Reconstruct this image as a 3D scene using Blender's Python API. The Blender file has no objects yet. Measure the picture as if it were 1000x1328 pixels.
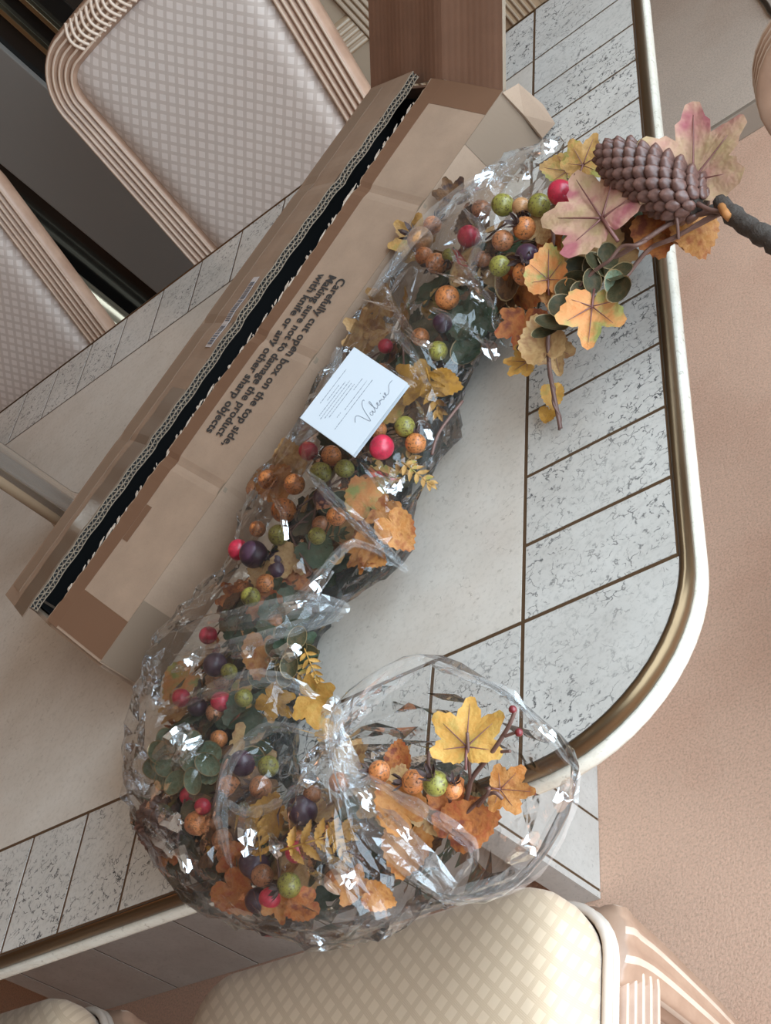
import bpy, bmesh, math, random
from mathutils import Vector, Matrix, noise, Quaternion
random.seed(7)
PI = math.pi
sc = bpy.context.scene
col = sc.collection
T = 0.75                                   # height of the table top

# ------------------------------------------------------------------ camera
RC = [[0.7421191, 0.0858283, -0.6647501], [-0.3958757, -0.7441782, -0.5380345], [-0.5408712, 0.6624441, -0.5182916]]
CAM = Vector((0.51918, -0.63677, T + 0.66457))
FPX = 1677.02
cd = bpy.data.cameras.new('camera')
cam = bpy.data.objects.new('camera', cd); col.objects.link(cam)
r0, r1, r2 = [Vector(r) for r in RC]
M = Matrix((( r0.x, -r1.x, -r2.x, CAM.x), (r0.y, -r1.y, -r2.y, CAM.y), (r0.z, -r1.z, -r2.z, CAM.z), (0, 0, 0, 1)))
cam.matrix_world = M
cd.sensor_fit = 'HORIZONTAL'; cd.sensor_width = 36.0; cd.lens = 36.0*FPX/1000.0
cd.clip_start = 0.02; cd.clip_end = 50
sc.camera = cam

# ------------------------------------------------------------------ light
w = bpy.data.worlds.new('sky'); sc.world = w; w.use_nodes = True
w.node_tree.nodes['Background'].inputs[0].default_value = (0.62, 0.80, 1.0, 1)
w.node_tree.nodes['Background'].inputs[1].default_value = 0.12
def area(name, loc, target, sx, sy, power, colour):
    l = bpy.data.lights.new(name, 'AREA'); l.shape = 'RECTANGLE'; l.size = sx; l.size_y = sy
    l.energy = power; l.color = colour
    o = bpy.data.objects.new(name, l); col.objects.link(o); o.location = loc
    o.rotation_euler = (Vector(target)-Vector(loc)).to_track_quat('-Z', 'Y').to_euler()
    return o
area('daylight_right_window', (1.36, -0.25, 1.1), (0.0, -0.25, 1.05), 3.2, 1.9, 152, (0.72, 0.88, 1.0))
area('added_near_fill', (0.3, -2.35, 1.6), (0.2, 0.0, 1.3), 1.3, 1.3, .6, (0.90, 0.95, 1.0))  # weak fill light added on the near side, source unseen
pl = bpy.data.lights.new('added_warm_fill', 'POINT'); pl.energy = 3.2; pl.color = (1.0, 0.44, 0.20); pl.shadow_soft_size = 0.18  # warm fill added to tint the left side, no lamp in view
plo = bpy.data.objects.new('added_warm_fill', pl); col.objects.link(plo); plo.location = (-1.7, 0.3, 2.12)
vs = sc.view_settings
vs.view_transform = 'Standard'; vs.look = 'None'; vs.gamma = 1.0; vs.exposure = 0.0; vs.use_curve_mapping = False
try:
    sc.cycles.transparent_max_bounces = 32; sc.cycles.max_bounces = 10; sc.cycles.glossy_bounces = 4
except Exception: pass

# ------------------------------------------------------------------ helpers
def at(px, py, z):
    """world point at height z (above the floor) seen at a pixel of the photograph"""
    v = Vector(((px-500)/FPX, (py-664)/FPX, 1.0))
    d = r0*v.x + r1*v.y + r2*v.z
    t = (z-CAM.z)/d.z
    return CAM + d*t
def tag(o, label=None, cat=None, group=None, kind=None):
    if label: o['label'] = label
    if cat: o['category'] = cat
    if group: o['group'] = group
    if kind: o['kind'] = kind
    return o
def empty(name, loc=(0,0,0), rz=0, label=None, cat=None, group=None):
    o = bpy.data.objects.new(name, None); col.objects.link(o)
    o.location = loc; o.rotation_euler = (0,0,rz); o.empty_display_size = .05
    return tag(o, label, cat, group)
def link(name, me, parent=None, M=None):
    o = bpy.data.objects.new(name, me); col.objects.link(o)
    if parent is not None: o.parent = parent
    if M is not None: o.matrix_local = M
    return o
def obj(name, bm, mats, parent=None, smooth=True, M=None):
    me = bpy.data.meshes.new(name)
    bmesh.ops.recalc_face_normals(bm, faces=bm.faces)
    bm.to_mesh(me); bm.free()
    if not isinstance(mats, (list, tuple)): mats = [mats]
    for m in mats: me.materials.append(m)
    if smooth:
        for p in me.polygons: p.use_smooth = True
    return link(name, me, parent, M)
def copy_tree(o, parent=None):
    c = o.copy(); col.objects.link(c)
    if parent is not None: c.parent = parent
    for ch in list(o.children): copy_tree(ch, c)
    return c
def box(bm, x0, x1, y0, y1, z0, z1, mi=0, bev=0.0):
    b = bm if bev == 0 else bmesh.new()
    vs_ = [b.verts.new((x, y, z)) for z in (z0, z1) for y in (y0, y1) for x in (x0, x1)]
    for f in ((0,2,3,1),(4,5,7,6),(0,1,5,4),(2,6,7,3),(0,4,6,2),(1,3,7,5)):
        fa = b.faces.new([vs_[i] for i in f]); fa.material_index = mi
    if bev:
        bmesh.ops.bevel(b, geom=list(b.edges), offset=bev, segments=2, affect='EDGES', profile=.6)
        tmp = bpy.data.meshes.new('tmp'); b.to_mesh(tmp); b.free(); bm.from_mesh(tmp); bpy.data.meshes.remove(tmp)
def prism(bm, pts, z0, z1, mi=0):
    lo = [bm.verts.new((x, y, z0)) for x, y in pts]; hi = [bm.verts.new((x, y, z1)) for x, y in pts]
    n = len(pts)
    bm.faces.new(hi).material_index = mi; bm.faces.new(lo[::-1]).material_index = mi
    for i in range(n):
        bm.faces.new((lo[i], lo[(i+1)%n], hi[(i+1)%n], hi[i])).material_index = mi
def slab(bm, P, th, mi=0):
    """a sheet with thickness through 4 (or more) points"""
    P = [Vector(p) for p in P]; n = (P[1]-P[0]).cross(P[2]-P[0]).normalized()*th
    a = [bm.verts.new(p) for p in P]; b = [bm.verts.new(p-n) for p in P]; k = len(P)
    bm.faces.new(a).material_index = mi; bm.faces.new(b[::-1]).material_index = mi
    for i in range(k): bm.faces.new((a[i], b[i], b[(i+1)%k], a[(i+1)%k])).material_index = mi
def sweep(bm, path, up, prof, mi=None, closed=False, caps=True):
    """sweep a closed 2-D profile (side, up) along path; up is one vector or one per point"""
    n = len(path); path = [Vector(p) for p in path]; rings = []
    for i, p in enumerate(path):
        a = path[i-1] if (i > 0 or closed) else path[i]
        b = path[(i+1) % n] if (i < n-1 or closed) else path[i]
        t = (b-a).normalized(); u = Vector(up[i]) if isinstance(up, list) else Vector(up)
        s = t.cross(u).normalized(); u2 = s.cross(t).normalized()
        k = 1.0
        if 0 < i < n-1 or closed:
            t1 = (p-a).normalized(); c = max(.3, t1.dot(t)); k = 1.0/c
        rings.append([bm.verts.new(p + s*(x*k) + u2*y) for x, y in prof])
    m = len(prof)
    for i in range(n if closed else n-1):
        A, B = rings[i], rings[(i+1) % n]
        for j in range(m):
            f = bm.faces.new((A[j], A[(j+1) % m], B[(j+1) % m], B[j]))
            if mi: f.material_index = mi[j]
    if caps and not closed:
        bm.faces.new(rings[0]); bm.faces.new(rings[-1][::-1])
def tube(bm, path, r, seg=8, caps=True):
    path = [Vector(p) for p in path]; n = len(path); rings = []
    u = None
    for i, p in enumerate(path):
        t = (path[min(i+1, n-1)]-path[max(i-1, 0)]).normalized()
        if u is None: u = t.orthogonal().normalized()
        else: u = (u - t*u.dot(t)).normalized()
        s = t.cross(u); rr = r[i] if isinstance(r, (list, tuple)) else r
        rings.append([bm.verts.new(p+(u*math.cos(2*PI*k/seg)+s*math.sin(2*PI*k/seg))*rr) for k in range(seg)])
    for i in range(n-1):
        for k in range(seg):
            bm.faces.new((rings[i][k], rings[i][(k+1)%seg], rings[i+1][(k+1)%seg], rings[i+1][k]))
    if caps: bm.faces.new(rings[0][::-1]); bm.faces.new(rings[-1])
def lathe(bm, prof, seg=24, flutes=0, depth=0.0, c=(0,0,0)):
    rings = []
    for r, z in prof:
        ring = []
        for k in range(seg):
            rr = r*(1-depth*abs(math.sin(flutes*PI*k/seg))) if flutes else r
            ring.append(bm.verts.new((c[0]+rr*math.cos(2*PI*k/seg), c[1]+rr*math.sin(2*PI*k/seg), c[2]+z)))
        rings.append(ring)
    for i in range(len(rings)-1):
        for k in range(seg): bm.faces.new((rings[i][k], rings[i][(k+1)%seg], rings[i+1][(k+1)%seg], rings[i+1][k]))
    bm.faces.new(rings[0][::-1]); bm.faces.new(rings[-1])
def catmull(P, n):
    P = [Vector(p) for p in P]; out = []
    for i in range(len(P)-1):
        a = P[max(i-1,0)]; b = P[i]; c = P[i+1]; d = P[min(i+2,len(P)-1)]
        for k in range(n):
            t = k/n
            out.append(.5*((2*b)+(c-a)*t+(2*a-5*b+4*c-d)*t*t+(3*b-a-3*c+d)*t**3))
    out.append(P[-1]); return out

# ------------------------------------------------------------------ materials
def mat(name, colour=(.8,.8,.8), rough=.5, metal=0.0, **kw):
    m = bpy.data.materials.new(name); m.use_nodes = True
    b = m.node_tree.nodes['Principled BSDF']
    b.inputs['Base Color'].default_value = (*colour, 1); b.inputs['Roughness'].default_value = rough
    b.inputs['Metallic'].default_value = metal
    for k, v in kw.items(): b.inputs[k.replace('_', ' ')].default_value = v
    return m
class NT:
    def __init__(s, m): s.t = m.node_tree; s.b = s.t.nodes['Principled BSDF']
    def n(s, typ, **kw):
        o = s.t.nodes.new(typ)
        for k, v in kw.items():
            if hasattr(o, k) and k not in o.inputs: setattr(o, k, v)
            else: o.inputs[k].default_value = v
        return o
    def l(s, a, b): s.t.links.new(a, b)
    def coord(s, which='Object', scale=(1,1,1), rot=(0,0,0)):
        c = s.n('ShaderNodeTexCoord'); mp = s.n('ShaderNodeMapping')
        mp.inputs['Scale'].default_value = scale; mp.inputs['Rotation'].default_value = rot
        s.l(c.outputs[which], mp.inputs[0]); return mp.outputs[0]
    def noise(s, v, scale, detail=4, rough=.55, dist=0.0):
        o = s.n('ShaderNodeTexNoise'); o.inputs['Scale'].default_value = scale; o.inputs['Detail'].default_value = detail
        o.inputs['Roughness'].default_value = rough; o.inputs['Distortion'].default_value = dist
        s.l(v, o.inputs['Vector']); return o.outputs['Fac']
    def ramp(s, f, stops):
        o = s.n('ShaderNodeValToRGB'); e = o.color_ramp.elements
        while len(e) < len(stops): e.new(.5)
        for i, (p, c) in enumerate(stops):
            e[i].position = p; e[i].color = (*c, 1) if len(c) == 3 else c
        s.l(f, o.inputs[0]); return o.outputs[0]
    def math(s, op, a, b=None, c=None):
        o = s.n('ShaderNodeMath'); o.operation = op
        for i, v in enumerate((a, b, c)):
            if v is None: continue
            if isinstance(v, (int, float)): o.inputs[i].default_value = v
            else: s.l(v, o.inputs[i])
        return o.outputs[0]
    def mix(s, f, a, b, mode='MIX'):
        o = s.n('ShaderNodeMix'); o.data_type = 'RGBA'; o.blend_type = mode
        for i, v in ((0, f), (6, a), (7, b)):
            if isinstance(v, (int, float)): o.inputs[i].default_value = v
            elif isinstance(v, tuple): o.inputs[i].default_value = (*v, 1)
            else: s.l(v, o.inputs[i])
        return o.outputs[2]
    def bump(s, h, strength=.3, dist=.01):
        o = s.n('ShaderNodeBump'); o.inputs['Strength'].default_value = strength; o.inputs['Distance'].default_value = dist
        s.l(h, o.inputs['Height']); s.l(o.outputs[0], s.b.inputs['Normal'])
    def base(s, c): s.l(c, s.b.inputs['Base Color'])
def BW(v): return (v, v, v)

def marble(name, light, dark, vein, amount, rough=.22, seed=0.0):
    m = mat(name, light, rough); t = NT(m)
    c = t.n('ShaderNodeNewGeometry').outputs['Position']
    mp = t.n('ShaderNodeMapping'); mp.inputs['Location'].default_value = (seed, seed*.7, 0); t.l(c, mp.inputs[0]); v = mp.outputs[0]
    dn = t.n('ShaderNodeTexNoise'); dn.inputs['Scale'].default_value = 60; dn.inputs['Detail'].default_value = 3; t.l(v, dn.inputs['Vector'])
    vm = t.n('ShaderNodeVectorMath'); vm.operation = 'MULTIPLY_ADD'
    t.l(dn.outputs['Color'], vm.inputs[0]); vm.inputs[1].default_value = (.035,.035,.035); t.l(v, vm.inputs[2])
    vo = t.n('ShaderNodeTexVoronoi'); vo.feature = 'DISTANCE_TO_EDGE'; vo.inputs['Scale'].default_value = 88; t.l(vm.outputs[0], vo.inputs['Vector'])
    edge = t.ramp(vo.outputs['Distance'], [(0.0, BW(1)), (.035, BW(.8)), (.075, BW(0))])
    msk = t.ramp(t.noise(v, 130, 3, .6), [(.60-amount*.25, BW(0)), (.70-amount*.25, BW(1))])
    msk2 = t.ramp(t.noise(v, 9, 2, .5), [(.38, BW(.25)), (.6, BW(1))])
    k = t.math('MULTIPLY', t.math('MULTIPLY', edge, msk), msk2)
    cloud = t.ramp(t.noise(v, 14, 5, .6), [(.3, dark), (.65, light)])
    ri = t.n('ShaderNodeObjectInfo').outputs['Random']
    cl2 = t.mix(t.math('MULTIPLY', ri, .16), cloud, dark)
    fine = t.mix(t.math('MULTIPLY', t.ramp(t.noise(v, 160, 3, .7), [(.5, BW(0)), (.72, BW(1))]), .22), cl2, vein)
    t.base(t.mix(t.math('MULTIPLY', k, min(1, .5+amount)), fine, vein))
    t.bump(t.noise(v, 30, 2), .04, .002)
    return m
M_tile = marble('marble_border', (.66,.64,.605), (.55,.525,.49), (.065,.065,.07), .52)
M_field = marble('marble_field', (.70,.65,.59), (.61,.55,.485), (.28,.24,.20), .12, seed=3.1)
M_pedtile = marble('marble_pedestal', (.60,.57,.53), (.50,.47,.43), (.25,.22,.20), .10, rough=.3, seed=5.3)
M_grout = mat('bronze_inlay', (.115,.065,.032), .45, .3)
M_brass = mat('polished_brass', (.55,.45,.29), .30, 1.0)
M_agedbrass = mat('aged_brass', (.50,.43,.31), .33, .6)
M_crown = mat('dried_crown', (.05,.024,.020), .6)
M_blackgap = mat('black_lacquer', (.012,.011,.010), .12)
def mk_carpet(name, c1, c2, c3):
    m = mat(name, c1, .95); t = NT(m); v = t.n('ShaderNodeNewGeometry').outputs['Position']
    big = t.ramp(t.noise(v, 3.4, 4, .6), [(.36, c2), (.5, c1), (.66, tuple(min(1, x*1.10) for x in c1))])
    fine = t.noise(v, 260, 3, .75)
    sp = t.ramp(fine, [(.36, c3), (.5, c1), (.66, tuple(min(1, x*1.22) for x in c1))])
    t.base(t.mix(.45, big, sp))
    mid = t.noise(v, 190, 3, .7)
    t.bump(t.math('ADD', t.math('MULTIPLY', fine, .6), mid), .30, .004)
    m.node_tree.nodes['Principled BSDF'].inputs['Sheen Weight'].default_value = .15
    return m
M_carpet = mk_carpet('carpet_beige', (.77,.49,.35), (.69,.40,.275), (.43,.255,.175))
M_carpet2 = mk_carpet('carpet_platform', (.62,.50,.41), (.54,.40,.31), (.36,.27,.20))
def mk_card(name, c, stripes=False, rough=.8):
    m = mat(name, c, rough); t = NT(m); v = t.coord('Object')
    a = t.ramp(t.noise(v, 25, 5, .6), [(.3, tuple(x*.88 for x in c)), (.7, tuple(min(1, x*1.06) for x in c))])
    if stripes:
        wv = t.n('ShaderNodeTexWave'); wv.bands_direction = 'Y'; wv.inputs['Scale'].default_value = 32; wv.inputs['Distortion'].default_value = .4
        t.l(v, wv.inputs['Vector'])
        a = t.mix(t.math('MULTIPLY', wv.outputs['Fac'], .05), a, tuple(x*.55 for x in c))
        t.bump(wv.outputs['Fac'], .12, .001)
    else: t.bump(t.noise(v, 60, 4), .12, .003)
    f = t.noise(v, 700, 2, .7)
    t.base(t.mix(t.math('MULTIPLY', t.ramp(f, [(.55, BW(0)), (.75, BW(1))]), .25), a, tuple(x*.5 for x in c)))
    return m
M_card = mk_card('cardboard', (.335,.225,.155))
M_cardin = mk_card('cardboard_inside', (.215,.108,.065), True)
M_cardedge = mk_card('cardboard_cut_edge', (.25,.185,.13))
M_fibre = mat('torn_fibre', (.50,.40,.32), .9)
M_inshade = mat('box_inside_shade', (.010,.010,.011), .8)  # black painted in for the shade inside the box
M_tape = mat('packing_tape', (.165,.085,.050), .36, 0, Specular_IOR_Level=.3)
M_tapeclear = mat('clear_tape', (.22,.155,.11), .30, 0, Specular_IOR_Level=.35)
M_print = mat('black_print', (.035,.03,.028), .6)
M_white = mat('white_paper', (.46,.48,.51), .55)
M_ink = mat('grey_ink', (.16,.17,.2), .6)
M_label = mat('label_paper', (.62,.56,.55), .5)
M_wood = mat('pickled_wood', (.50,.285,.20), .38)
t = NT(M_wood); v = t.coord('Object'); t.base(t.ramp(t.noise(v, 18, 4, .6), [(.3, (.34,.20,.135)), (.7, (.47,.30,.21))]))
M_woodlight = mat('ridge_wood', (.76,.56,.44), .36)  # lighter tone for ridge faces and crest
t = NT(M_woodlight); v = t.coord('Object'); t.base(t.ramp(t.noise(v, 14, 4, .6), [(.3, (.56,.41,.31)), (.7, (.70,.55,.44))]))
def mk_fabric(name, c1, c2, plane):
    m = mat(name, c1, .75); t = NT(m); c = t.n('ShaderNodeTexCoord').outputs['Object']
    sx = t.n('ShaderNodeSeparateXYZ'); t.l(c, sx.inputs[0])
    a, b = sx.outputs[0], sx.outputs[2 if plane == 'XZ' else 1]
    if plane == 'XY':
        zz = t.math('MULTIPLY', sx.outputs[2], .7); a = t.math('ADD', a, zz); b = t.math('SUBTRACT', b, zz)
    u = t.math('ADD', a, b); w_ = t.math('SUBTRACT', a, b)
    P = .0250
    fu = t.math('FRACT', t.math('DIVIDE', u, P)); fw = t.math('FRACT', t.math('DIVIDE', w_, P))
    lu = t.math('LESS_THAN', fu, .36); lw = t.math('LESS_THAN', fw, .36)
    fineu = t.math('MULTIPLY_ADD', t.math('SINE', t.math('MULTIPLY', u, 2*PI/P*10)), .18, .82)
    finew = t.math('MULTIPLY_ADD', t.math('SINE', t.math('MULTIPLY', w_, 2*PI/P*10)), .18, .82)
    k = t.math('MAXIMUM', t.math('MULTIPLY', lu, fineu), t.math('MULTIPLY', lw, finew))
    t.base(t.mix(k, c1, c2))
    t.bump(t.math('SUBTRACT', 1.0, k), .2, .001)
    m.node_tree.nodes['Principled BSDF'].inputs['Sheen Weight'].default_value = .2
    return m
M_fab_back = mk_fabric('lattice_fabric_back', (.64,.55,.50), (.49,.40,.35), 'XZ')
M_fab_seat = mk_fabric('lattice_fabric_seat', (.76,.58,.41), (.65,.475,.32), 'XY')
M_piping = mat('piping_cord', (.66,.56,.48), .7)
M_glass = mat('clear_glass', (.97,.95,.92), .03, 0, Transmission_Weight=1.0, IOR=1.45)
M_smoke = mat('grey_lacquer', (.22,.20,.18), .4)
M_darkwood = mat('dark_wood', (.06,.035,.025), .3)
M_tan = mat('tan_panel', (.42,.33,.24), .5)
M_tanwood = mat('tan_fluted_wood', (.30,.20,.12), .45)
M_wall = mat('wall_paint', (.34,.20,.12), .9)
M_ceil = mat('ceiling_paint', (.46,.35,.26), .95)
M_riser = mat('step_trim', (.30,.24,.19), .5)
M_frame = mat('window_white', (.8,.8,.78), .4)
M_brassdark = mat('bronze_band', (.15,.10,.056), .30, .9)
M_apron = marble('marble_apron', (.72,.68,.60), (.60,.52,.42), (.25,.20,.15), .15, rough=.25, seed=8.1)
M_card2 = mat('board_strip', (.28,.19,.13), .7)
M_tanrod = mat('tan_rod', (.34,.235,.15), .25, .3)
M_silver = mat('champagne_metal', (.62,.54,.46), .22, .85)

# ------------------------------------------------------------------ room
XL, XR, YN, YF, HC = -3.6, 1.24, -2.6, 2.75, 2.45
def struct(name, bm, m, parent=None, smooth=False):
    o = obj(name, bm, m, parent, smooth)
    if parent is None: o['kind'] = 'structure'
    return o
STEP = 1.70
b = bmesh.new(); box(b, XL, XR, YN, STEP, -.1, 0.0); struct('floor', b, M_carpet)
b = bmesh.new(); box(b, XL, XR, STEP+.004, YF, -.1, 0.058); struct('floor_2', b, M_carpet2)
b = bmesh.new(); box(b, XL, XR, STEP-.008, STEP+.004, 0.0005, 0.0575, bev=.002); struct('trim_1', b, M_riser)
b = bmesh.new(); box(b, XL-.1, XL, YN, YF, -.1, HC); struct('wall_left', b, M_wall)
b = bmesh.new(); box(b, XL-.1, XR+.1, YF, YF+.1, -.1, HC); struct('wall_far', b, M_wall)
b = bmesh.new(); box(b, XL-.1, XR+.1, YN, YF, HC, HC+.1); struct('ceiling', b, M_ceil)
def wall_open(name, horizontal, c, a0, a1, w0, w1, z0, z1):
    b = bmesh.new()
    def bx(p0, p1, q0, q1):
        if horizontal: box(b, p0, p1, c-.1, c, q0, q1)
        else: box(b, c, c+.1, p0, p1, q0, q1)
    bx(a0, w0, -.1, HC); bx(w1, a1, -.1, HC); bx(w0, w1, -.1, z0); bx(w0, w1, z1, HC)
    struct(name, b, M_wall)
wall_open('wall_right', False, XR, YN, YF, -1.85, 1.4, .12, 2.1)
wall_open('wall_near', True, YN, XL-.1, XR+.1, -.4, 1.0, .9, 2.3)
def win(name, horizontal, c, w0, w1, z0, z1):
    b = bmesh.new(); s = .05
    def bx(p0, p1, q0, q1):
        if horizontal: box(b, p0, p1, c-.07, c-.02, q0, q1)
        else: box(b, c+.02, c+.07, p0, p1, q0, q1)
    bx(w0, w0+s, z0, z1); bx(w1-s, w1, z0, z1); bx(w0+s, w1-s, z0, z0+s); bx(w0+s, w1-s, z1-s, z1)
    m_ = (w0+w1)/2; bx(m_-s/2, m_+s/2, z0+s, z1-s)
    struct(name, b, M_frame)
win('window_1', False, XR, -1.85, 1.4, .12, 2.1)
win('window_2', True, YN, -.4, 1.0, .9, 2.3)  # unseen window added along with the near fill light

# ------------------------------------------------------------------ table
D, WR, WN, WF, SR, SN = .886, .147, .135, .131, .0804, .0948
TXL = -2.2                                  # left end of the table
TXI = TXL+WR
tb = empty('dining_table', (-1.0, .44, 0), 0, 'long marble-topped dining table with bronze inlay lines and rounded corners', 'table')
TO = Vector((-1.0, .44, 0))
def tob(name, bm, m, smooth=False, parent=None):
    bmesh.ops.translate(bm, verts=bm.verts, vec=-TO)
    return obj(name, bm, m, parent or tb, smooth)
def outline(off=0.0, n=14):
    """table outline, counter-clockwise, offset outwards"""
    P = []
    def arc(cx, cy, rx, ry, a0):
        for i in range(n+1):
            a = a0+PI/2*i/n
            P.append((cx+(rx+off)*math.cos(a), cy+(ry+off)*math.sin(a)))
    arc(0, 0, WR, WN, -PI/2); arc(0, D, WR, WF, 0); arc(TXI, D, WR, WF, PI/2); arc(TXI, 0, WR, WN, PI)
    return P
b = bmesh.new(); prism(b, outline(-.001), T-.026, T-.0005); tob('top_core', b, M_grout)
G = .0021
def tile(x0, x1, y0, y1, m=M_tile, name='tile'):
    b = bmesh.new(); box(b, x0+G, x1-G, y0+G, y1-G, T-.006, T); return tob(name, b, m)
tile(TXI, 0, 0, D, M_field, 'centre_slab')
for k in range(11): tile(0, WR-.001, k*D/11, (k+1)*D/11)
for k in range(11): tile(TXL+.001, TXI, k*D/11, (k+1)*D/11)
x = 0.0; k = 0
while x > TXI+.01:
    x2 = max(TXI, x-SN)
    if x2-TXI < .03: x2 = TXI
    tile(x2, x, -WN+.001, 0); tile(x2-.0 if x2 == TXI else x2, x, D, D+WF-.001); x = x2
for (cx, cy, rx, ry, a0) in ((0,0,WR,WN,-PI/2),(0,D,WR,WF,0),(TXI,D,WR,WF,PI/2),(TXI,0,WR,WN,PI)):
    sx = 1 if a0 in (-PI/2, 0) else -1; sy = -1 if a0 in (-PI/2, PI) else 1
    P = [(cx+sx*G, cy+sy*G)]+[(cx+(rx-.001)*math.cos(a0+PI/2*i/16), cy+(ry-.001)*math.sin(a0+PI/2*i/16)) for i in range(17)]
    P = [P[0]]+[(max(cx+G, p[0]) if sx > 0 else min(cx-G, p[0]), max(cy+G, p[1]) if sy > 0 else min(cy-G, p[1])) for p in P[1:]]
    b = bmesh.new(); prism(b, P, T-.006, T); tob('tile', b, M_tile)
# rim: bronze bead, then the marble apron
O = [(x, y, T) for x, y in outline(0)]
prof = [(-.0005,-.014),(-.0005,.0002),(.0014,.0008),(.0032,.0004),(.0048,-.0010),(.0060,-.0036),(.0063,-.008),(.0060,-.012),(.0050,-.014)]
b = bmesh.new(); sweep(b, O, (0,0,1), prof, closed=True); tob('bronze_edge_band', b, M_brassdark, True)
prof = [(-.004,-.029),(-.004,-.0145),(.0050,-.0145),(.0075,-.0152),(.0086,-.0175),(.0086,-.0245),(.0076,-.0280),(.004,-.029)]
b = bmesh.new(); sweep(b, O, (0,0,1), prof, closed=True); tob('marble_apron', b, M_apron, True)
# pedestal: recessed body with an end slab, clad with upright marble strips
PY0, PY1, EX0, EX1, EY0, EY1, PXL = .232, .654, -.484, -.440, .176, .710, -1.612
PT = T-.031
b = bmesh.new(); box(b, PXL+.0007, EX0, PY0+.0007, PY1-.0007, .002, PT); box(b, EX0+.0007, EX1-.0007, EY0+.0007, EY1-.0007, .002, PT)
ped = tob('pedestal_core', b, M_grout)
def strip(x0, x1, y0, y1):
    b = bmesh.new(); box(b, x0, x1, y0, y1, .001, PT-.001); tob('pedestal_tile', b, M_pedtile)
g = .0022
xs = [PXL, -1.559, -1.349, -1.139, -.929, -.719, -.509, EX0]
for i in range(7):
    strip(xs[i]+g, xs[i+1]-g, PY0, PY0+.006); strip(xs[i]+g, xs[i+1]-g, PY1-.006, PY1)
ys = [EY0+.012, .297, .407, .517, .627, EY1]
strip(EX0, EX1, EY0, EY0+.012-g)
for i in range(5): strip(EX1-.006, EX1, ys[i]+g, ys[i+1]-g)
strip(PXL, PXL+.006, PY0+.008, PY1-.008)

# ------------------------------------------------------------------ cardboard box
BA = Vector((.666, .746, 0)).normalized(); BP = Vector((-BA.y, BA.x, 0))
BL, BWD, BH, FH = .780, .262, .071, .103
bx_ = empty('cardboard_box', (-.508, .125, T), math.atan2(BA.y, BA.x), 'long flat brown cardboard box slit open along its top, lying on the table', 'box')
rnd = random.Random(3)
def hc(a, amp=.0022):                       # cross creases in the board
    z = 0
    for c0 in (.225, .40, .615): z -= amp*math.exp(-((a-c0)/.006)**2)
    return z
def sheet(fn, na, nb, th, edge_mi=1):
    """a bent board: fn(i/na, j/nb) -> (top point, normal)"""
    b = bmesh.new(); up = []; lo = []
    for i in range(na+1):
        ru = []; rl = []
        for j in range(nb+1):
            p, n = fn(i/na, j/nb); ru.append(b.verts.new(p)); rl.append(b.verts.new(p-n*th))
        up.append(ru); lo.append(rl)
    for i in range(na):
        for j in range(nb):
            b.faces.new((up[i][j], up[i+1][j], up[i+1][j+1], up[i][j+1])).material_index = 0
            b.faces.new((lo[i][j], lo[i][j+1], lo[i+1][j+1], lo[i+1][j])).material_index = 2
    for i in range(na):
        for j in (0, nb):
            q = (up[i][j], lo[i][j], lo[i+1][j], up[i+1][j]); b.faces.new(q if j == 0 else q[::-1]).material_index = edge_mi
    for j in range(nb):
        for i in (0, na):
            q = (up[i][j], up[i][j+1], lo[i][j+1], lo[i][j]); b.faces.new(q if i == 0 else q[::-1]).material_index = edge_mi
    return b
CM = [M_card, M_cardedge, M_cardin]
Z = Vector((0,0,1))
NW, RISE = .105, .034
def ftop(u, v_):                            # near top flap, carries the printing, rising to the slit
    a = u*BL; e = max(0, v_-.8)*5
    p = v_*(NW+.006*u)+e*(.0020*math.sin(a*9)+.0010*math.sin(a*140)+.0008*math.sin(a*333))
    z = BH + RISE*v_ - .003*math.sin(PI*u)*v_ + hc(a) + .0010*math.sin(a*17+p*30)*v_
    if v_ > .99: p += rnd.uniform(-.0014, .0012)
    return Vector((a, p, z)), Z
b = sheet(ftop, 160, 14, .0042); near_flap = obj('top_flap', b, CM, bx_, False)
TH = math.radians(7)
FWD = .131
ca, sa = math.cos(TH), math.sin(TH)
def ffar(u, v_):                            # far top flap, lifted towards the slit
    a = -.014+u*(BL+.014); wv = .0012*math.sin(a*16)+.0006*math.sin(a*140)
    d = v_*(FWD-.006*u) ; 
    return Vector((a, BWD-d*ca, FH+d*sa+.0006+wv*v_+hc(a, .0015))), Vector((0, sa, ca))
b = sheet(ffar, 90, 8, .0001); far_flap = obj('top_flap', b, CM, bx_, False)
# double-wall corrugated cut edge of the far flap
b = bmesh.new()
def edge_pt(a, t):
    u = (a+.014)/(BL+.014); p, n = ffar(u, 1.0); return p - n*t
for t0 in (.0004, .0050, .0096):
    P0 = [edge_pt(i*(BL)/120, t0)+Vector((0,-.0006,0)) for i in range(121)]
    sweep(b, P0, (0, sa, ca), [(-.003,-.0004),(.0012,-.0004),(.0012,.0004),(-.003,.0004)])
for t0, f in ((.0027, .0094), (.0073, .0080)):
    n = int(BL/f*8); P0 = [edge_pt(i*BL/n, t0+.0019*math.sin(2*PI*i/8)) + Vector((0,-.0004,0)) for i in range(n+1)]
    sweep(b, P0, (0, sa, ca), [(-.003,-.00036),(.0008,-.00036),(.0008,.00036),(-.003,.00036)])
obj('corrugated_edge', b, M_cardedge, far_flap, False)
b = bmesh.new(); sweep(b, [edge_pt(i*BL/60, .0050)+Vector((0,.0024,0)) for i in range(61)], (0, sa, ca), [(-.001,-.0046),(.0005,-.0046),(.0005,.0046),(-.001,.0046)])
obj('flute_shade_strip', b, M_inshade, far_flap, False)  # black strip painting the shade inside the flutes
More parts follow.
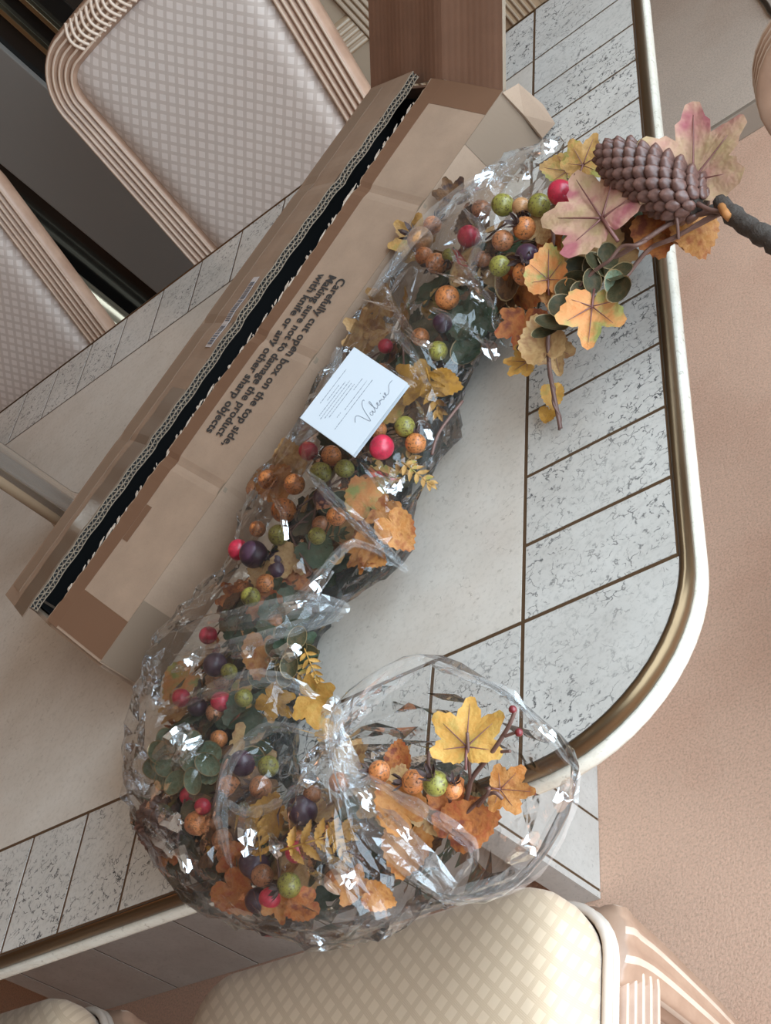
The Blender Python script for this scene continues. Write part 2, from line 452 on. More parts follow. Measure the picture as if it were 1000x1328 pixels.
def fnear(u, v_):                           # near side wall
    a = u*BL; bulge = -.012*v_*max(0, (u-.75)/.25)**2
    return Vector((a, bulge-.0006+hc(a, .0014)*-1*.6, (BH-.0005)*(1-v_)+.0006)), Vector((0,-1,0))
b = sheet(fnear, 120, 6, .004); obj('side_wall', b, CM, bx_, False)
b = bmesh.new(); slab(b, [(-.012,BWD,.001),(BL,BWD,.001),(BL,BWD,FH),(-.012,BWD,FH)], -.004); obj('side_wall', b, M_card, bx_, False)
b = bmesh.new(); slab(b, [(0,0.004,.001),(0,BWD-.004,.001),(0,BWD-.004,FH-.002),(0,.10,FH-.004),(0,.004,BH-.006)], .004); obj('end_wall', b, M_card, bx_, False)
b = bmesh.new(); slab(b, [(.004,.004,.0008),(BL-.004,.004,.0008),(BL-.004,BWD-.004,.0008),(.004,BWD-.004,.0008)], -.003); obj('bottom', b, M_inshade, bx_, False)
b = bmesh.new()                             # black sheets painting the shade seen through the slit
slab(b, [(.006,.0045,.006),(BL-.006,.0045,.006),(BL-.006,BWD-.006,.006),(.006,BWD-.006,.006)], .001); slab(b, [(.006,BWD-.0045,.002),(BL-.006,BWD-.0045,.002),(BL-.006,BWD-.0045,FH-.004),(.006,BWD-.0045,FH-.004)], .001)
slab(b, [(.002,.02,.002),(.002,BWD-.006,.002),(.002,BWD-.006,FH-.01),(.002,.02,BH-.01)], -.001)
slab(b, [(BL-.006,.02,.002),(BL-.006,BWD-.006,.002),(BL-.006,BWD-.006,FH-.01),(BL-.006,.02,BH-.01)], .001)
obj('slit_shade_sheets', b, M_inshade, bx_, False)
EF = math.radians(42)
def fend(u, v_):                            # end flap standing open
    L = .27; p = .004+v_*(BWD+.004); hz = BH+(FH-BH)*min(1, p/.10)-.004
    return Vector((BL+.002+u*L*math.cos(EF), p, hz+u*L*math.sin(EF)+.001*math.sin(v_*20))), Vector((-math.sin(EF),0,math.cos(EF)))
b = sheet(fend, 6, 20, .0045); o = obj('end_flap', b, [M_cardin, M_cardedge, M_card], bx_, False)
b = bmesh.new(); slab(b, [(BL,0.004,.001),(BL,BWD-.004,.001),(BL,BWD-.004,FH-.004),(BL,.10,BH+.024),(BL,.004,BH-.006)], .004); obj('end_wall', b, M_cardin, bx_, False)
# crumpled dust flap at the near right corner
b = bmesh.new()
P = [Vector((BL-.004,-.001,BH-.001)), Vector((BL+.020,.002,BH-.012)), Vector((BL+.018,-.013,BH-.045)), Vector((BL+.008,-.024,.004)), Vector((BL-.012,-.017,.003)), Vector((BL-.006,-.008,.035))]
slab(b, P, .003); obj('dust_flap', b, M_card, bx_, False)
# tape: strips along the slit, across the ends
def tape(fn, na, nb, m, name='tape', parent=None):
    b = sheet(fn, na, nb, .0003); obj(name, b, [m, m, m], parent or bx_, False)
def off(fn, e): 
    def g_(u, v_):
        p, n = fn(u, v_); return p+n*e, n
    return g_
tape(off(lambda u, v_: ftop(u, .80+.185*v_), .0005), 120, 3, M_tape)
tape(off(lambda u, v_: ftop(.004+u*.062, v_*.80), .0004), 12, 8, M_tape)
tape(off(lambda u, v_: ftop(.955+u*.045, v_*.80), .0004), 6, 8, M_tape)
tape(off(lambda u, v_: ffar(u*.40, .55+.44*v_), .0006), 60, 3, M_tapeclear)
tape(off(lambda u, v_: ffar(.02+u*.97, .08+.3*v_), .0004), 60, 3, M_card2)
tape(off(lambda u, v_: fnear(.002+u*.10, v_), .0005), 12, 5, M_tapeclear)
tape(off(lambda u, v_: fnear(.90+u*.10, v_), .0005), 12, 5, M_tapeclear)
tape(off(lambda u, v_: ftop(.155+u*.06, .70+.09*v_), .0007), 8, 2, M_tape)
# barcode sticker on the far flap
u0, u1, v0, v1 = .475, .605, .70, .87
b = sheet(off(lambda u, v_: ffar(u0+(u1-u0)*u, v0+(v1-v0)*v_), .0009), 10, 2, .0002)
lab = obj('barcode_label', b, [M_label]*3, bx_, False)
b = bmesh.new(); r_ = random.Random(5); s = .04
while s < .94:
    wdt = r_.choice((.008, .012, .02)); q = off(lambda u, v_: ffar(u0+(u1-u0)*u, v0+(v1-v0)*v_), .0013)
    A = [q(s, .18)[0], q(s+wdt, .18)[0], q(s+wdt, .95)[0], q(s, .95)[0]]; slab(b, A, .0002); s += wdt+r_.choice((.009, .013, .02))
obj('barcode_bars', b, M_ink, lab, False)
b = bmesh.new(); r_ = random.Random(12)      # fluffy torn fibres along the slit
for k in range(75):
    u = r_.uniform(.03, .97); q, n = ftop(u, 1.0); L = r_.choice((.003, .005, .008, .014)); a_ = r_.uniform(-.5, .5)
    w_ = r_.uniform(.0008, .0022); q = q+Vector((0, -.0008, .0004)); e = Vector((math.cos(a_)*L, w_*1.2, r_.uniform(.0006, .0022)))
    slab(b, [q, q+e*.5-Vector((0, w_, 0)), q+e, q+e*.4+Vector((0, w_, .0004))], .0006)
tag(obj('torn_edge', b, M_fibre, near_flap, False), kind='stuff')
# printing
def text_mesh(s, size, bold=0.0, spacing=1.0):
    c = bpy.data.curves.new('t', 'FONT'); c.body = s; c.size = size; c.offset = bold; c.space_character = spacing; c.extrude = .0001
    c.resolution_u = 3
    o = bpy.data.objects.new('t', c); col.objects.link(o)
    dg = bpy.context.evaluated_depsgraph_get(); dg.update()
    me = bpy.data.meshes.new_from_object(o.evaluated_get(dg)); bpy.data.objects.remove(o); return me
LINES = ['Carefully cut open box on the top side,', 'Making sure not to damage the product', 'with knife or any other sharp objects']
for i, s in enumerate(LINES):
    me = text_mesh(s, .0185, .00042, 1.02); xs_ = [v.co.x for v in me.vertices]; wdt = max(xs_)-min(xs_)
    me.materials.clear(); me.materials.append(M_print)
    # runs towards -a, letters' tops towards the near edge (-p)
    a0, a1, p_ = [(.500, .268, .0405), (.500, .275, .0570), (.497, .272, .0735)][i]
    k = (a0-a1)/wdt
    for v in me.vertices:
        x, y = v.co.x*k, v.co.y*.93
        a = a0-x; p = p_-y; q, n = ftop(a/BL, p/NW); v.co = Vector((a, p, q.z+.0007+v.co.z*.3))
    link('printed_text', me, bx_)

# ------------------------------------------------------------------ chairs
def flute_profile(wd, dp, nr, amp):
    """profile with rounded ridges on the front; returns points and material per side"""
    P = []; mi = []
    n = nr*6
    for i in range(n+1):
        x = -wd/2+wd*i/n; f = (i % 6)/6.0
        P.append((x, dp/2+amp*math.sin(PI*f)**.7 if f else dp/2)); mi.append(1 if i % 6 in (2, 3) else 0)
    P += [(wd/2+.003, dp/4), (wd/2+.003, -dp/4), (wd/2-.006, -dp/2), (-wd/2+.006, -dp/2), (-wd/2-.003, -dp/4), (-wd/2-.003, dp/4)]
    mi += [0]*6
    return P, mi[:len(P)]
def rounded(hw, y0, y1, r, n=7):
    P = []
    for cx, cy, a0 in ((hw-r, y0+r, -PI/2), (hw-r, y1-r, 0), (-hw+r, y1-r, PI/2), (-hw+r, y0+r, PI)):
        for i in range(n+1):
            a = a0+PI/2*i/n; P.append((cx+r*math.cos(a), cy+r*math.sin(a)))
    return P
WM = [M_wood, M_woodlight]
SEATZ = .490
def make_chair(label, wb=.225, wt=.262, shear=.0, sw=.266, tilt=15, back_h=.60):
    """local frame: front towards -y, origin on the floor under the seat centre"""
    c = empty('dining_chair', (0,0,0), 0, label, 'chair', None)
    # seat cushion
    out = rounded(sw, -.25, .22, .055)
    out = [(x*(1-.10*(y+.25)/.47) , y - .018*(1-(x/sw)**2) * (1 if y < -.1 else 0)) for x, y in out]
    b = bmesh.new(); rings = []
    for z, s in ((SEATZ-.072, .985), (SEATZ-.050, 1.0), (SEATZ-.026, 1.0), (SEATZ-.010, .985), (SEATZ-.001, .955), (SEATZ+.007, .88), (SEATZ+.015, .70), (SEATZ+.020, .45), (SEATZ+.022, .2)):
        rings.append([b.verts.new((x*s, (y+.015)*s-.015, z)) for x, y in out])
    m = len(out)
    for i in range(len(rings)-1):
        for k in range(m): b.faces.new((rings[i][k], rings[i][(k+1)%m], rings[i+1][(k+1)%m], rings[i+1][k]))
    b.faces.new(rings[0][::-1]); b.faces.new(rings[-1]); obj('seat_cushion', b, M_fab_seat, c)
    b = bmesh.new()
    for zz in (SEATZ-.073, SEATZ-.084): tube_loop(b, [(x*1.005, y*1.005, zz) for x, y in out], .0055)
    obj('piping', b, M_piping, c)
    # fluted seat rail
    b = bmesh.new(); P, mi = flute_profile(.066, .03, 5, .006)
    rail = [(x*.985, y*.985, SEATZ-.128) for x, y in out]
    sweep(b, rail, (0,0,1), [(y-.012, x) for x, y in P][::-1], [mi[(len(P)-2-i) % len(P)] for i in range(len(P))], closed=True)
    obj('seat_rail', b, WM, c)
    # legs
    def leg(sx, front):
        b = bmesh.new(); nseg = 18
        if front: pts = catmull([(sx*(sw-.034), -.214, SEATZ-.087), (sx*(sw-.029), -.220, SEATZ-.14), (sx*(sw-.038), -.216, .22), (sx*(sw-.046), -.206, .09), (sx*(sw-.040), -.214, .0)], nseg//3)
        else: pts = catmull([(sx*(sw*.88-.03), .20, SEATZ-.088), (sx*(sw*.88-.03), .215, .25), (sx*(sw*.88-.022), .262, .0)], nseg//3)
        n = len(pts); S = 40; rings = []
        for i, p in enumerate(pts):
            u = i/(n-1); r = (.043-.023*min(1, u*1.15)**.8 if front else .027-.006*u)
            if front and u < .18: r += .004*math.sin(PI*u/.18)
            ring = []
            for k in range(S):
                a = 2*PI*k/S; sq = 1/max(abs(math.cos(a)), abs(math.sin(a)))**.45
                rr = r*sq*(1+.085*(abs(math.sin(5*a))-.5))
                ring.append(b.verts.new((p.x+rr*math.cos(a), p.y+rr*math.sin(a), p.z)))
            rings.append(ring)
        for i in range(n-1):
            for k in range(S):
                f = b.faces.new((rings[i][k], rings[i][(k+1)%S], rings[i+1][(k+1)%S], rings[i+1][k]))
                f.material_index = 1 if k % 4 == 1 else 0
        b.faces.new(rings[0]); b.faces.new(rings[-1][::-1]); return b
    for sx in (-1, 1):
        L = obj('leg', leg(sx, True), WM, c)
        obj('leg', leg(sx, False), WM, c)
    # backrest in its own tilted plane
    tl = math.radians(tilt); ct, st = math.cos(tl), math.sin(tl)
    base_y, base_z = .232, SEATZ-.04
    n_front = Vector((0, -ct, st))
    def bp(x, s, d=0.0):
        bow = .012*(x/.25)**2
        return Vector((x+shear*s, base_y+s*st, base_z+s*ct)) + n_front*(d-.0+bow*-0.0)
    h = back_h+.04; FW = .060
    def wid(s): return wb+(wt-wb)*s/h
    s0 = -.10; hc_ = h-FW/2; wc = wid(h)-FW/2; R_ = .075; path = []
    for i in range(11):
        s = s0+(hc_-R_-s0)*i/10; path.append((-(wb-FW/2+(wc-wb+FW/2)*i/10), s))
    for i in range(1, 13):
        a = PI-PI/2*i/12; path.append((-wc+R_+R_*math.cos(a), hc_-R_+R_*math.sin(a)))
    for i in range(1, 12):
        x = (-wc+R_)*(1-2*i/12); path.append((x, hc_+.010*(1-(x/(wc-R_))**2)))
    loop = path+[(-x, s) for x, s in path[:23]][::-1]
    P3 = [bp(x, s) for x, s in loop]
    P, mi = flute_profile(FW, .030, 5, .0075)
    b = bmesh.new(); sweep(b, P3, n_front, P, mi); fr = obj('back_frame', b, WM, c)
    # carved shell crest on the top rail: ridges laid across the frame
    b = bmesh.new()
    for i in range(21):
        x = -.140+.014*i; zc = h+.006-FW/2
        pts_ = [bp(x+.012*math.sin(PI*k/6)*(1 if x > 0 else -1), zc-FW/2+.003+(FW-.006)*k/6, .0185+.005*math.sin(PI*k/6)**.6) for k in range(7)]
        tube(b, pts_, .0034, 6)
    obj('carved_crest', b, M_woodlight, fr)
    # upholstered panel, front and back
    iw = lambda s: wid(s)-FW+.012
    top = h-FW+.012; bot = .045
    for side, nm in ((1, 'back_cushion'), (-1, 'back_cover')):
        b = bmesh.new(); N = 18; g_ = []
        for j in range(N+1):
            row = []
            for i in range(N+1):
                u = -1+2*i/N; v_ = j/N
                s = bot+(top-bot)*v_; x = u*iw(s)
                # rounded upper corners
                rr = .055; ex = max(0, abs(x)-(iw(s)-rr)); ey = max(0, s-(top-rr)); 
                if ex > 0 and ey > 0:
                    L_ = math.hypot(ex, ey); mx = max(ex, ey); k = mx/L_
                    x = math.copysign(abs(x)-ex+ex*k, x); s = s-ey+ey*k
                e = min(1-abs(u), 2*min(v_, 1-v_)); dome = (1-(1-min(1, e/.28))**2.4)**.6 if e > 0 else 0
                d = (.004+.022*dome) if side > 0 else -(.004+.010*dome)
                row.append(b.verts.new(bp(x, s, d)))
            g_.append(row)
        for j in range(N):
            for i in range(N):
                f = (g_[j][i], g_[j][i+1], g_[j+1][i+1], g_[j+1][i]); b.faces.new(f if side < 0 else f[::-1])
        obj(nm, b, M_fab_back, c)
    b = bmesh.new(); slab(b, [bp(-wid(0)+.05, .03, .010), bp(wid(0)-.05, .03, .010), bp(wid(0)-.05, .075, .010), bp(-wid(0)+.05, .075, .010)], .022); obj('lower_rail', b, M_wood, c)
    return c
def tube_loop(b, pts, r, seg=6):
    n = len(pts); rings = []
    for i in range(n):
        p = Vector(pts[i]); t = (Vector(pts[(i+1)%n])-Vector(pts[i-1])).normalized(); s = t.cross(Z).normalized()
        rings.append([b.verts.new(p+s*r*math.cos(2*PI*k/seg)+Z*r*math.sin(2*PI*k/seg)) for k in range(seg)])
    for i in range(n):
        for k in range(seg): b.faces.new((rings[i][k], rings[i][(k+1)%seg], rings[(i+1)%n][(k+1)%seg], rings[(i+1)%n][k]))
ch1 = make_chair('chair across the table whose lattice back shows beside the raised box flap', .225, .270, .055)
ch1.location = (-.670, 1.06, 0)
ch2 = copy_tree(ch1); ch2['label'] = 'dining chair across the table cut by the left picture edge, next to the brass column'
ch2.location = (-1.405, 1.04, 0)
ch3 = copy_tree(ch1); ch3['label'] = 'dining chair tucked in below the bag opening, its pale lattice seat brightly lit'
ch3.location = (-.415, -.318, 0); ch3.rotation_euler = (0, 0, PI)
ch4 = copy_tree(ch1); ch4['label'] = 'dining chair in front of the table with only a shaded seat corner in view'
ch4.location = (-1.195, -.275, 0); ch4.rotation_euler = (0, 0, PI)
ch5 = make_chair('armchair drawn up to the right end of the table, only its rounded arm end showing', .25, .27, .0)
ch5.name = 'armchair'; ch5['category'] = 'chair'
ch5.location = (.485, .428, 0); ch5.rotation_euler = (0, 0, -PI/2)
P, mi = flute_profile(.050, .030, 4, .005)
for sx in (-1, 1):
    x = sx*.235
    pts_ = [Vector((x*1.0, .27, .70)), Vector((x*1.06, .10, .705)), Vector((x*1.08, -.10, .70))]
    pts_ = catmull(pts_, 6)+[Vector((x*1.08, -.155-.085*math.sin(a), .70-.085*(1-math.cos(a)))) for a in [PI/2*i/8 for i in range(9)]]+[Vector((x*1.06, -.232, .55)), Vector((x*1.02, -.205, .46))]
    b = bmesh.new(); ups = []
    for k in range(len(pts_)):
        t_ = (pts_[min(k+1, len(pts_)-1)]-pts_[max(k-1, 0)]).normalized(); ups.append(Vector((1,0,0)).cross(t_).normalized()*1.0)
    ups = [u if u.z > -.2 or u.y < 0 else u for u in ups]; ups = [(-u if (u.z < 0 and abs(u.z) > abs(u.y)) or (abs(u.z) <= abs(u.y) and u.y > 0) else u) for u in ups]
    sweep(b, pts_, ups, P, mi); obj('arm', b, WM, ch5)
for o in (ch1, ch2, ch3, ch4): o['group'] = 'dining chairs around the table'

# ------------------------------------------------------------------ cabinets beyond the table
cb = empty('display_cabinet', (-1.9, 2.25, .058), 0, 'black lacquered display cabinet with grey panel and brass column behind the far chairs', 'cabinet')
def cob(name, x0, x1, y0, y1, z0, z1, m, bev=.003, par=None, O_=Vector((-1.9,2.25,.058))):
    b = bmesh.new(); box(b, x0-O_.x, x1-O_.x, y0-O_.y, y1-O_.y, z0-O_.z, z1-O_.z, bev=bev); return obj(name, b, m, par or cb, False)
cob('body', -2.75, -1.10, 2.03, 2.50, .058, 1.75, M_blackgap)
cob('grey_panel', -1.555, -1.296, 2.012, 2.029, .09, 1.70, M_smoke)
cob('dark_panel', -2.60, -1.80, 2.018, 2.029, .09, 1.70, M_blackgap)
b = bmesh.new(); lathe(b, [(.054, 0), (.054, .03), (.047, .04), (.047, 1.58), (.054, 1.60), (.054, 1.66)], 64, 8, .14, (-1.70+1.9, 1.975-2.25, .0)); obj('brass_column', b, M_agedbrass, cb)
for x in (-1.165, -1.225): cob('brass_strip', x-.006, x+.006, 2.014, 2.0295, .09, 1.70, M_brass, .001)
SO = Vector((-.66, 2.1, .058))
sb = empty('sideboard', SO, 0, 'tan sideboard with fluted wood framing partly hidden by the raised box flap', 'sideboard')
def sob(name, *a, m, bev=.003): return cob(name, *a, m, bev, sb, SO)
sob('body', -1.06, -.28, 1.97, 2.40, .058, .90, m=M_tanwood)
sob('panel', -.985, -.604, 1.956, 1.9695, .615, .85, m=M_tan)
sob('panel', -.985, -.604, 1.956, 1.9695, .12, .545, m=M_tan)
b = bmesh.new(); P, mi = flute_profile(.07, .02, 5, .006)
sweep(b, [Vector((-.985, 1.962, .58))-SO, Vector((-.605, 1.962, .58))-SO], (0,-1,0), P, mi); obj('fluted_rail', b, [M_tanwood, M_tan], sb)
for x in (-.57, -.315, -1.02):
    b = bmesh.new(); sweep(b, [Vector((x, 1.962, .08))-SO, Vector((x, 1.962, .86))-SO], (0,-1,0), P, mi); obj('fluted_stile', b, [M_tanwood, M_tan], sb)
sob('panel', -.535, -.352, 1.956, 1.9695, .12, .85, m=M_tanwood)

# ------------------------------------------------------------------ glass column on the table
gl = empty('fluted_candlestick', (-.80, .535, T), 0, 'slender fluted champagne-coloured column standing behind the left end of the box', 'candlestick')
b = bmesh.new(); lathe(b, [(.040, .0006), (.041, .008), (.030, .018), (.026, .03), (.026, .26), (.034, .275), (.034, .285)], 48, 8, .12); obj('fluted_stem', b, M_silver, gl)
b = bmesh.new(); tube(b, [(.012, -.036, .0006), (.012, -.036, .27)], .0075, 12); obj('tan_rod', b, M_tanrod, gl)
b = bmesh.new(); lathe(b, [(.011, .0), (.013, .004), (.011, .010)], 16, c=(.012, -.036, .27)); obj('rod_cap', b, M_brass, gl)

# ------------------------------------------------------------------ added lamp fixture and cable
lp = empty('added_lamp_fixture', (-1.7, .3, 2.449), 0, 'unseen brass ring fixture added around the warm fill light', 'lamp')
b = bmesh.new(); tube(b, [(0,0,0), (0,0,-.16)], .012, 10); lathe(b, [(.06,-.02),(.06,-.001)], 20); obj('stem', b, M_brass, lp)
b = bmesh.new(); tube_loop(b, [(.24*math.cos(2*PI*i/28), .24*math.sin(2*PI*i/28), -.16) for i in range(28)], .012, 8)
for a in range(3): tube(b, [(0,0,-.155), (.24*math.cos(a*2.0944), .24*math.sin(a*2.0944), -.16)], .007, 6)
obj('ring_frame', b, M_brass, lp)
b = bmesh.new(); tube(b, catmull([(.055, 2.08, .064), (.070, 2.0, .064), (.085, 1.93, .064), (.14, 1.88, .064), (.24, 1.86, .064)], 8), .006, 8)
o = obj('cable', b, M_blackgap); tag(o, 'thin black cable on the raised carpet at the upper right corner', 'cable')

# ------------------------------------------------------------------ garland
rg = random.Random(11)
VIEW = Vector((.541, -.662, .518)).normalized()
def leafmat(name, c1, c2, c3, scale=45, rough=.55):
    m = mat(name, c1, rough, 0, Specular_IOR_Level=.25); t = NT(m); v = t.coord('Object')
    ri = t.n('ShaderNodeObjectInfo').outputs['Random']
    vm = t.n('ShaderNodeVectorMath'); vm.operation = 'ADD'; cb_ = t.n('ShaderNodeCombineXYZ')
    t.l(t.math('MULTIPLY', ri, 7.0), cb_.inputs[0]); t.l(v, vm.inputs[0]); t.l(cb_.outputs[0], vm.inputs[1])
    f = t.noise(vm.outputs[0], scale/15, 3, .55)
    a = t.ramp(f, [(.34, c1), (.50, c2), (.66, c3)])
    sp = t.ramp(t.noise(vm.outputs[0], 16, 2, .7), [(.62, BW(0)), (.74, BW(1))])
    t.base(t.mix(t.math('MULTIPLY', sp, .35), a, tuple(x*.45 for x in c1)))
    t.bump(t.noise(v, 7, 2), .12, .02)
    return m
LM = {
 'pink':   leafmat('leaf_pink_green', (.40,.28,.15), (.46,.27,.19), (.34,.11,.12), 30),
 'orange': leafmat('leaf_orange', (.40,.145,.035), (.44,.20,.065), (.29,.09,.03), 40),
 'yellow': leafmat('leaf_yellow', (.50,.29,.075), (.48,.24,.055), (.38,.235,.06), 40),
 'gold':   leafmat('leaf_gold', (.34,.165,.028), (.38,.19,.035), (.25,.115,.026), 40),
 'tan':    leafmat('leaf_tan', (.38,.21,.09), (.44,.27,.12), (.30,.15,.07), 40),
 'olive':  leafmat('leaf_olive', (.25,.22,.055), (.42,.23,.075), (.28,.155,.05), 35),
 'greenor':leafmat('leaf_green_orange', (.26,.27,.085), (.50,.23,.08), (.54,.20,.065), 28),
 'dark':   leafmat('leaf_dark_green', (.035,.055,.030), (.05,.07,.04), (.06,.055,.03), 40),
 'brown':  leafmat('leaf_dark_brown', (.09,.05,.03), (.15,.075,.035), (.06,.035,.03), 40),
 'euca':   leafmat('leaf_eucalyptus', (.10,.14,.085), (.16,.20,.13), (.13,.13,.07), 40),
 'eucad':  leafmat('leaf_eucalyptus_dark', (.040,.038,.018), (.055,.05,.024), (.085,.06,.028), 40),
 'rust':   leafmat('leaf_rust', (.34,.08,.03), (.42,.15,.045), (.20,.055,.03), 40),
}
M_vein = mat('leaf_vein', (.16,.06,.05), .5)
M_stem = mat('vine_brown', (.13,.065,.05), .5)
M_bark = mat('bark_dark', (.055,.042,.034), .8); t = NT(M_bark); v = t.coord('Object', (1,1,1)); t.bump(t.noise(v, 120, 4, .7), .8, .004)
M_rim = mat('leaf_rim_tan', (.26,.18,.085), .5)
def maple_pts(kind):
    if kind == 'maple': nodes = [(0,1.0),(22,.60),(47,.90),(75,.50),(104,.68),(138,.42),(168,.30),(180,.10)]
    elif kind == 'ivy': nodes = [(0,1.0),(28,.50),(58,.80),(95,.52),(130,.55),(165,.38),(180,.14)]
    else: nodes = [(0,1.0),(20,.80),(50,.66),(90,.60),(130,.58),(165,.40),(180,.18)]   # broad toothed
    R = []
    for i in range(len(nodes)-1):
        a0, r0_ = nodes[i]; a1, r1_ = nodes[i+1]
        for k in range(4):
            f = k/4; R.append((a0+(a1-a0)*f, (r0_+(r1_-r0_)*f)*(1+(.07 if k % 2 else -.01))))
    R.append(nodes[-1])
    P = [(r*math.sin(math.radians(a)), r*math.cos(math.radians(a))) for a, r in R]
    return P+[(-x, y) for x, y in P[::-1][1:-1]]
_lc = {}
def leaf_mesh(kind, var):
    if (kind, var) in _lc: return _lc[(kind, var)].copy()
    r_ = random.Random(var*31+len(kind)); b = bmesh.new()
    fold = (.25, .5, -.2, .7)[var % 4]; droop = (.25, -.2, .5, .1)[var % 4]; ph = r_.random()*6
    def zf(x, y): return fold*abs(x)*.55 - droop*y*abs(y)*.55 + .06*math.sin(6*x+ph)*math.cos(5*y+ph)
    if kind in ('maple', 'ivy', 'broad'):
        P = maple_pts(kind); c = (0, .12); ctr = b.verts.new((c[0], c[1], zf(*c))); rings = []
        for k in (.5, 1.0):
            rings.append([b.verts.new((c[0]+(x-c[0])*k, c[1]+(y-c[1])*k, zf(c[0]+(x-c[0])*k, c[1]+(y-c[1])*k)+(r_.uniform(-.03, .03) if k == 1 else 0))) for x, y in P])
        n = len(P)
        for i in range(n):
            j = (i+1) % n
            b.faces.new((ctr, rings[0][j], rings[0][i])); b.faces.new((rings[0][i], rings[0][j], rings[1][j], rings[1][i]))
    elif kind == 'fern':
        def lf(ox, oy, ang, L, wd):
            pts = []
            for i in range(13):
                u = i/12; hw = wd*math.sin(PI*u**.8)**.8*(1 if i % 2 else .72); pts.append((u*L, hw))
            ax = (math.sin(ang), math.cos(ang)); nx = (math.cos(ang), -math.sin(ang)); m_ = []
            for l, h in pts:
                row = []
                for s_ in (-1, 0, 1):
                    x = ox+ax[0]*l+nx[0]*h*s_; y = oy+ax[1]*l+nx[1]*h*s_
                    row.append(b.verts.new((x, y, zf(x, y)+.05*abs(s_)-.18*(l/L)**2*.5)))
                m_.append(row)
            for i in range(12):
                for s_ in (0, 1):
                    b.faces.new((m_[i][s_], m_[i+1][s_], m_[i+1][s_+1], m_[i][s_+1]))
        for k in range(5):
            y = -.75+.33*k; L = .62-.07*abs(k-1.2)
            for sd in (-1, 1): lf(0, y, sd*math.radians(62-5*k), L, .12)
        lf(0, .45, 0, .6, .14)
        tube(b, [(0,-1.0,zf(0,-1)), (0,-.3,zf(0,-.3)+.01), (0,.5,zf(0,.5)+.01)], [.035,.03,.02], 5)
    elif kind == 'round':
        P = [(.62*math.sin(2*PI*i/16), .12+.85*math.cos(2*PI*i/16)) for i in range(16)]
        ctr = b.verts.new((0, .1, -.12)); r1_ = [b.verts.new((x*.55, .1+(y-.1)*.55, -.07)) for x, y in P]; r2_ = [b.verts.new((x*.93, .1+(y-.1)*.94, zf(x, y)*.4-.01)) for x, y in P]; r3_ = [b.verts.new((x, y, zf(x, y)*.4+.015)) for x, y in P]
        for i in range(16):
            j = (i+1) % 16; b.faces.new((ctr, r1_[j], r1_[i])); b.faces.new((r1_[i], r1_[j], r2_[j], r2_[i])); b.faces.new((r2_[i], r2_[j], r3_[j], r3_[i])).material_index = 1
    me = bpy.data.meshes.new(kind); bmesh.ops.recalc_face_normals(b, faces=b.faces); b.to_mesh(me); b.free()
    for p in me.polygons: p.use_smooth = True
    _lc[(kind, var)] = me; return me.copy()
_lm = {}
def leaf_data(kind, var, m):
    k = (kind, var, m)
    if k not in _lm:
        me = leaf_mesh(kind, var); me.materials.append(LM[m]); me.materials.append(M_rim); _lm[k] = me
    return _lm[k]
gar = empty('autumn_garland', (0,0,T), 0, 'autumn garland of berries, leaves and a pine cone inside the clear bag', 'garland')
GO = Vector((0,0,T))
KN = {'maple': 'maple_leaf', 'ivy': 'ivy_leaf', 'broad': 'toothed_leaf', 'fern': 'fern_leaf', 'round': 'eucalyptus_leaf'}
BOXL = Vector((-.508, .125, T))
def clear(q, r):
    """keep things out of the cardboard box"""
    e = q-BOXL; a = e.dot(BA); p = e.dot(BP)
    if -.03 < a < BL+.02 and p > -r and q.z < T+.085: q = q-BP*(p+r)
    return q
def frame(d, n):
    d = d.normalized(); n = (n-d*n.dot(d)).normalized(); x = d.cross(n)
    return Matrix((x, d, n)).transposed().to_4x4()
def leaf(pos, d, n, size, kind, m, var=None, vein=False):
    if var is None: var = rg.randrange(4)
    pos = clear(pos, max(.012, size*.42))
    s = size/(1.35 if kind in ('maple','ivy','broad') else 2.05 if kind == 'fern' else 1.7)
    Mx = Matrix.Translation(pos-GO) @ frame(d, n) @ Matrix.Scale(s, 4)
    me = leaf_data(kind, var, m)
    if pos.x < .19:                          # rest on the table and its rim, never through them
        low = min([q.z for q in (Mx @ v.co for v in me.vertices) if q.y > -.175] or [1])
        if low < .002: Mx = Matrix.Translation((0, 0, .002-low)) @ Mx
    o = link(KN[kind], me, gar, Mx)
    if vein:
        b = bmesh.new(); me = leaf_mesh(kind, var); z = lambda x, y: ({0:.25,1:.5,2:-.2,3:.7}[var % 4])*abs(x)*.55-({0:.25,1:-.2,2:.5,3:.1}[var % 4])*y*abs(y)*.55+.05
        for L, a in ((.85, 0), (.62, 47), (.62, -47), (.42, 100), (.42, -100)):
            a = math.radians(a); tube(b, [(L*k/5*math.sin(a), -.02+L*k/5*math.cos(a), z(L*k/5*math.sin(a), L*k/5*math.cos(a))) for k in range(6)], [.016, .015, .013, .010, .008, .004], 5)
        tube(b, [(0,-.45,z(0,-.45)-.05), (0,-.2,z(0,-.2)), (0,0,z(0,0))], .028, 5)
        obj('leaf_vein', b, M_vein, o)
    return o
def pleaf(px, py, dx, dy, sz_px, kind, m, z=.075, var=None, vein=False, up=None):
    """leaf by picture position, tip direction and length in picture pixels"""
    p = at(px, py, T+z); n = (up if up else (VIEW*.75+Vector((0,0,.45))+Vector((rg.uniform(-.3,.3), rg.uniform(-.3,.3), 0)))).normalized()
    dist = (p-CAM).length
    # image direction to a world direction lying in the leaf's plane
    di = (r0*dx+r1*dy).normalized(); vdir = (p-CAM).normalized()
    d = di - vdir*(di.dot(n)/vdir.dot(n)); k = d.length; d.normalize()
    size = min(sz_px/FPX*dist*min(k, 1.35), .11)
    return leaf(p, d, n, size, kind, m, var, vein)
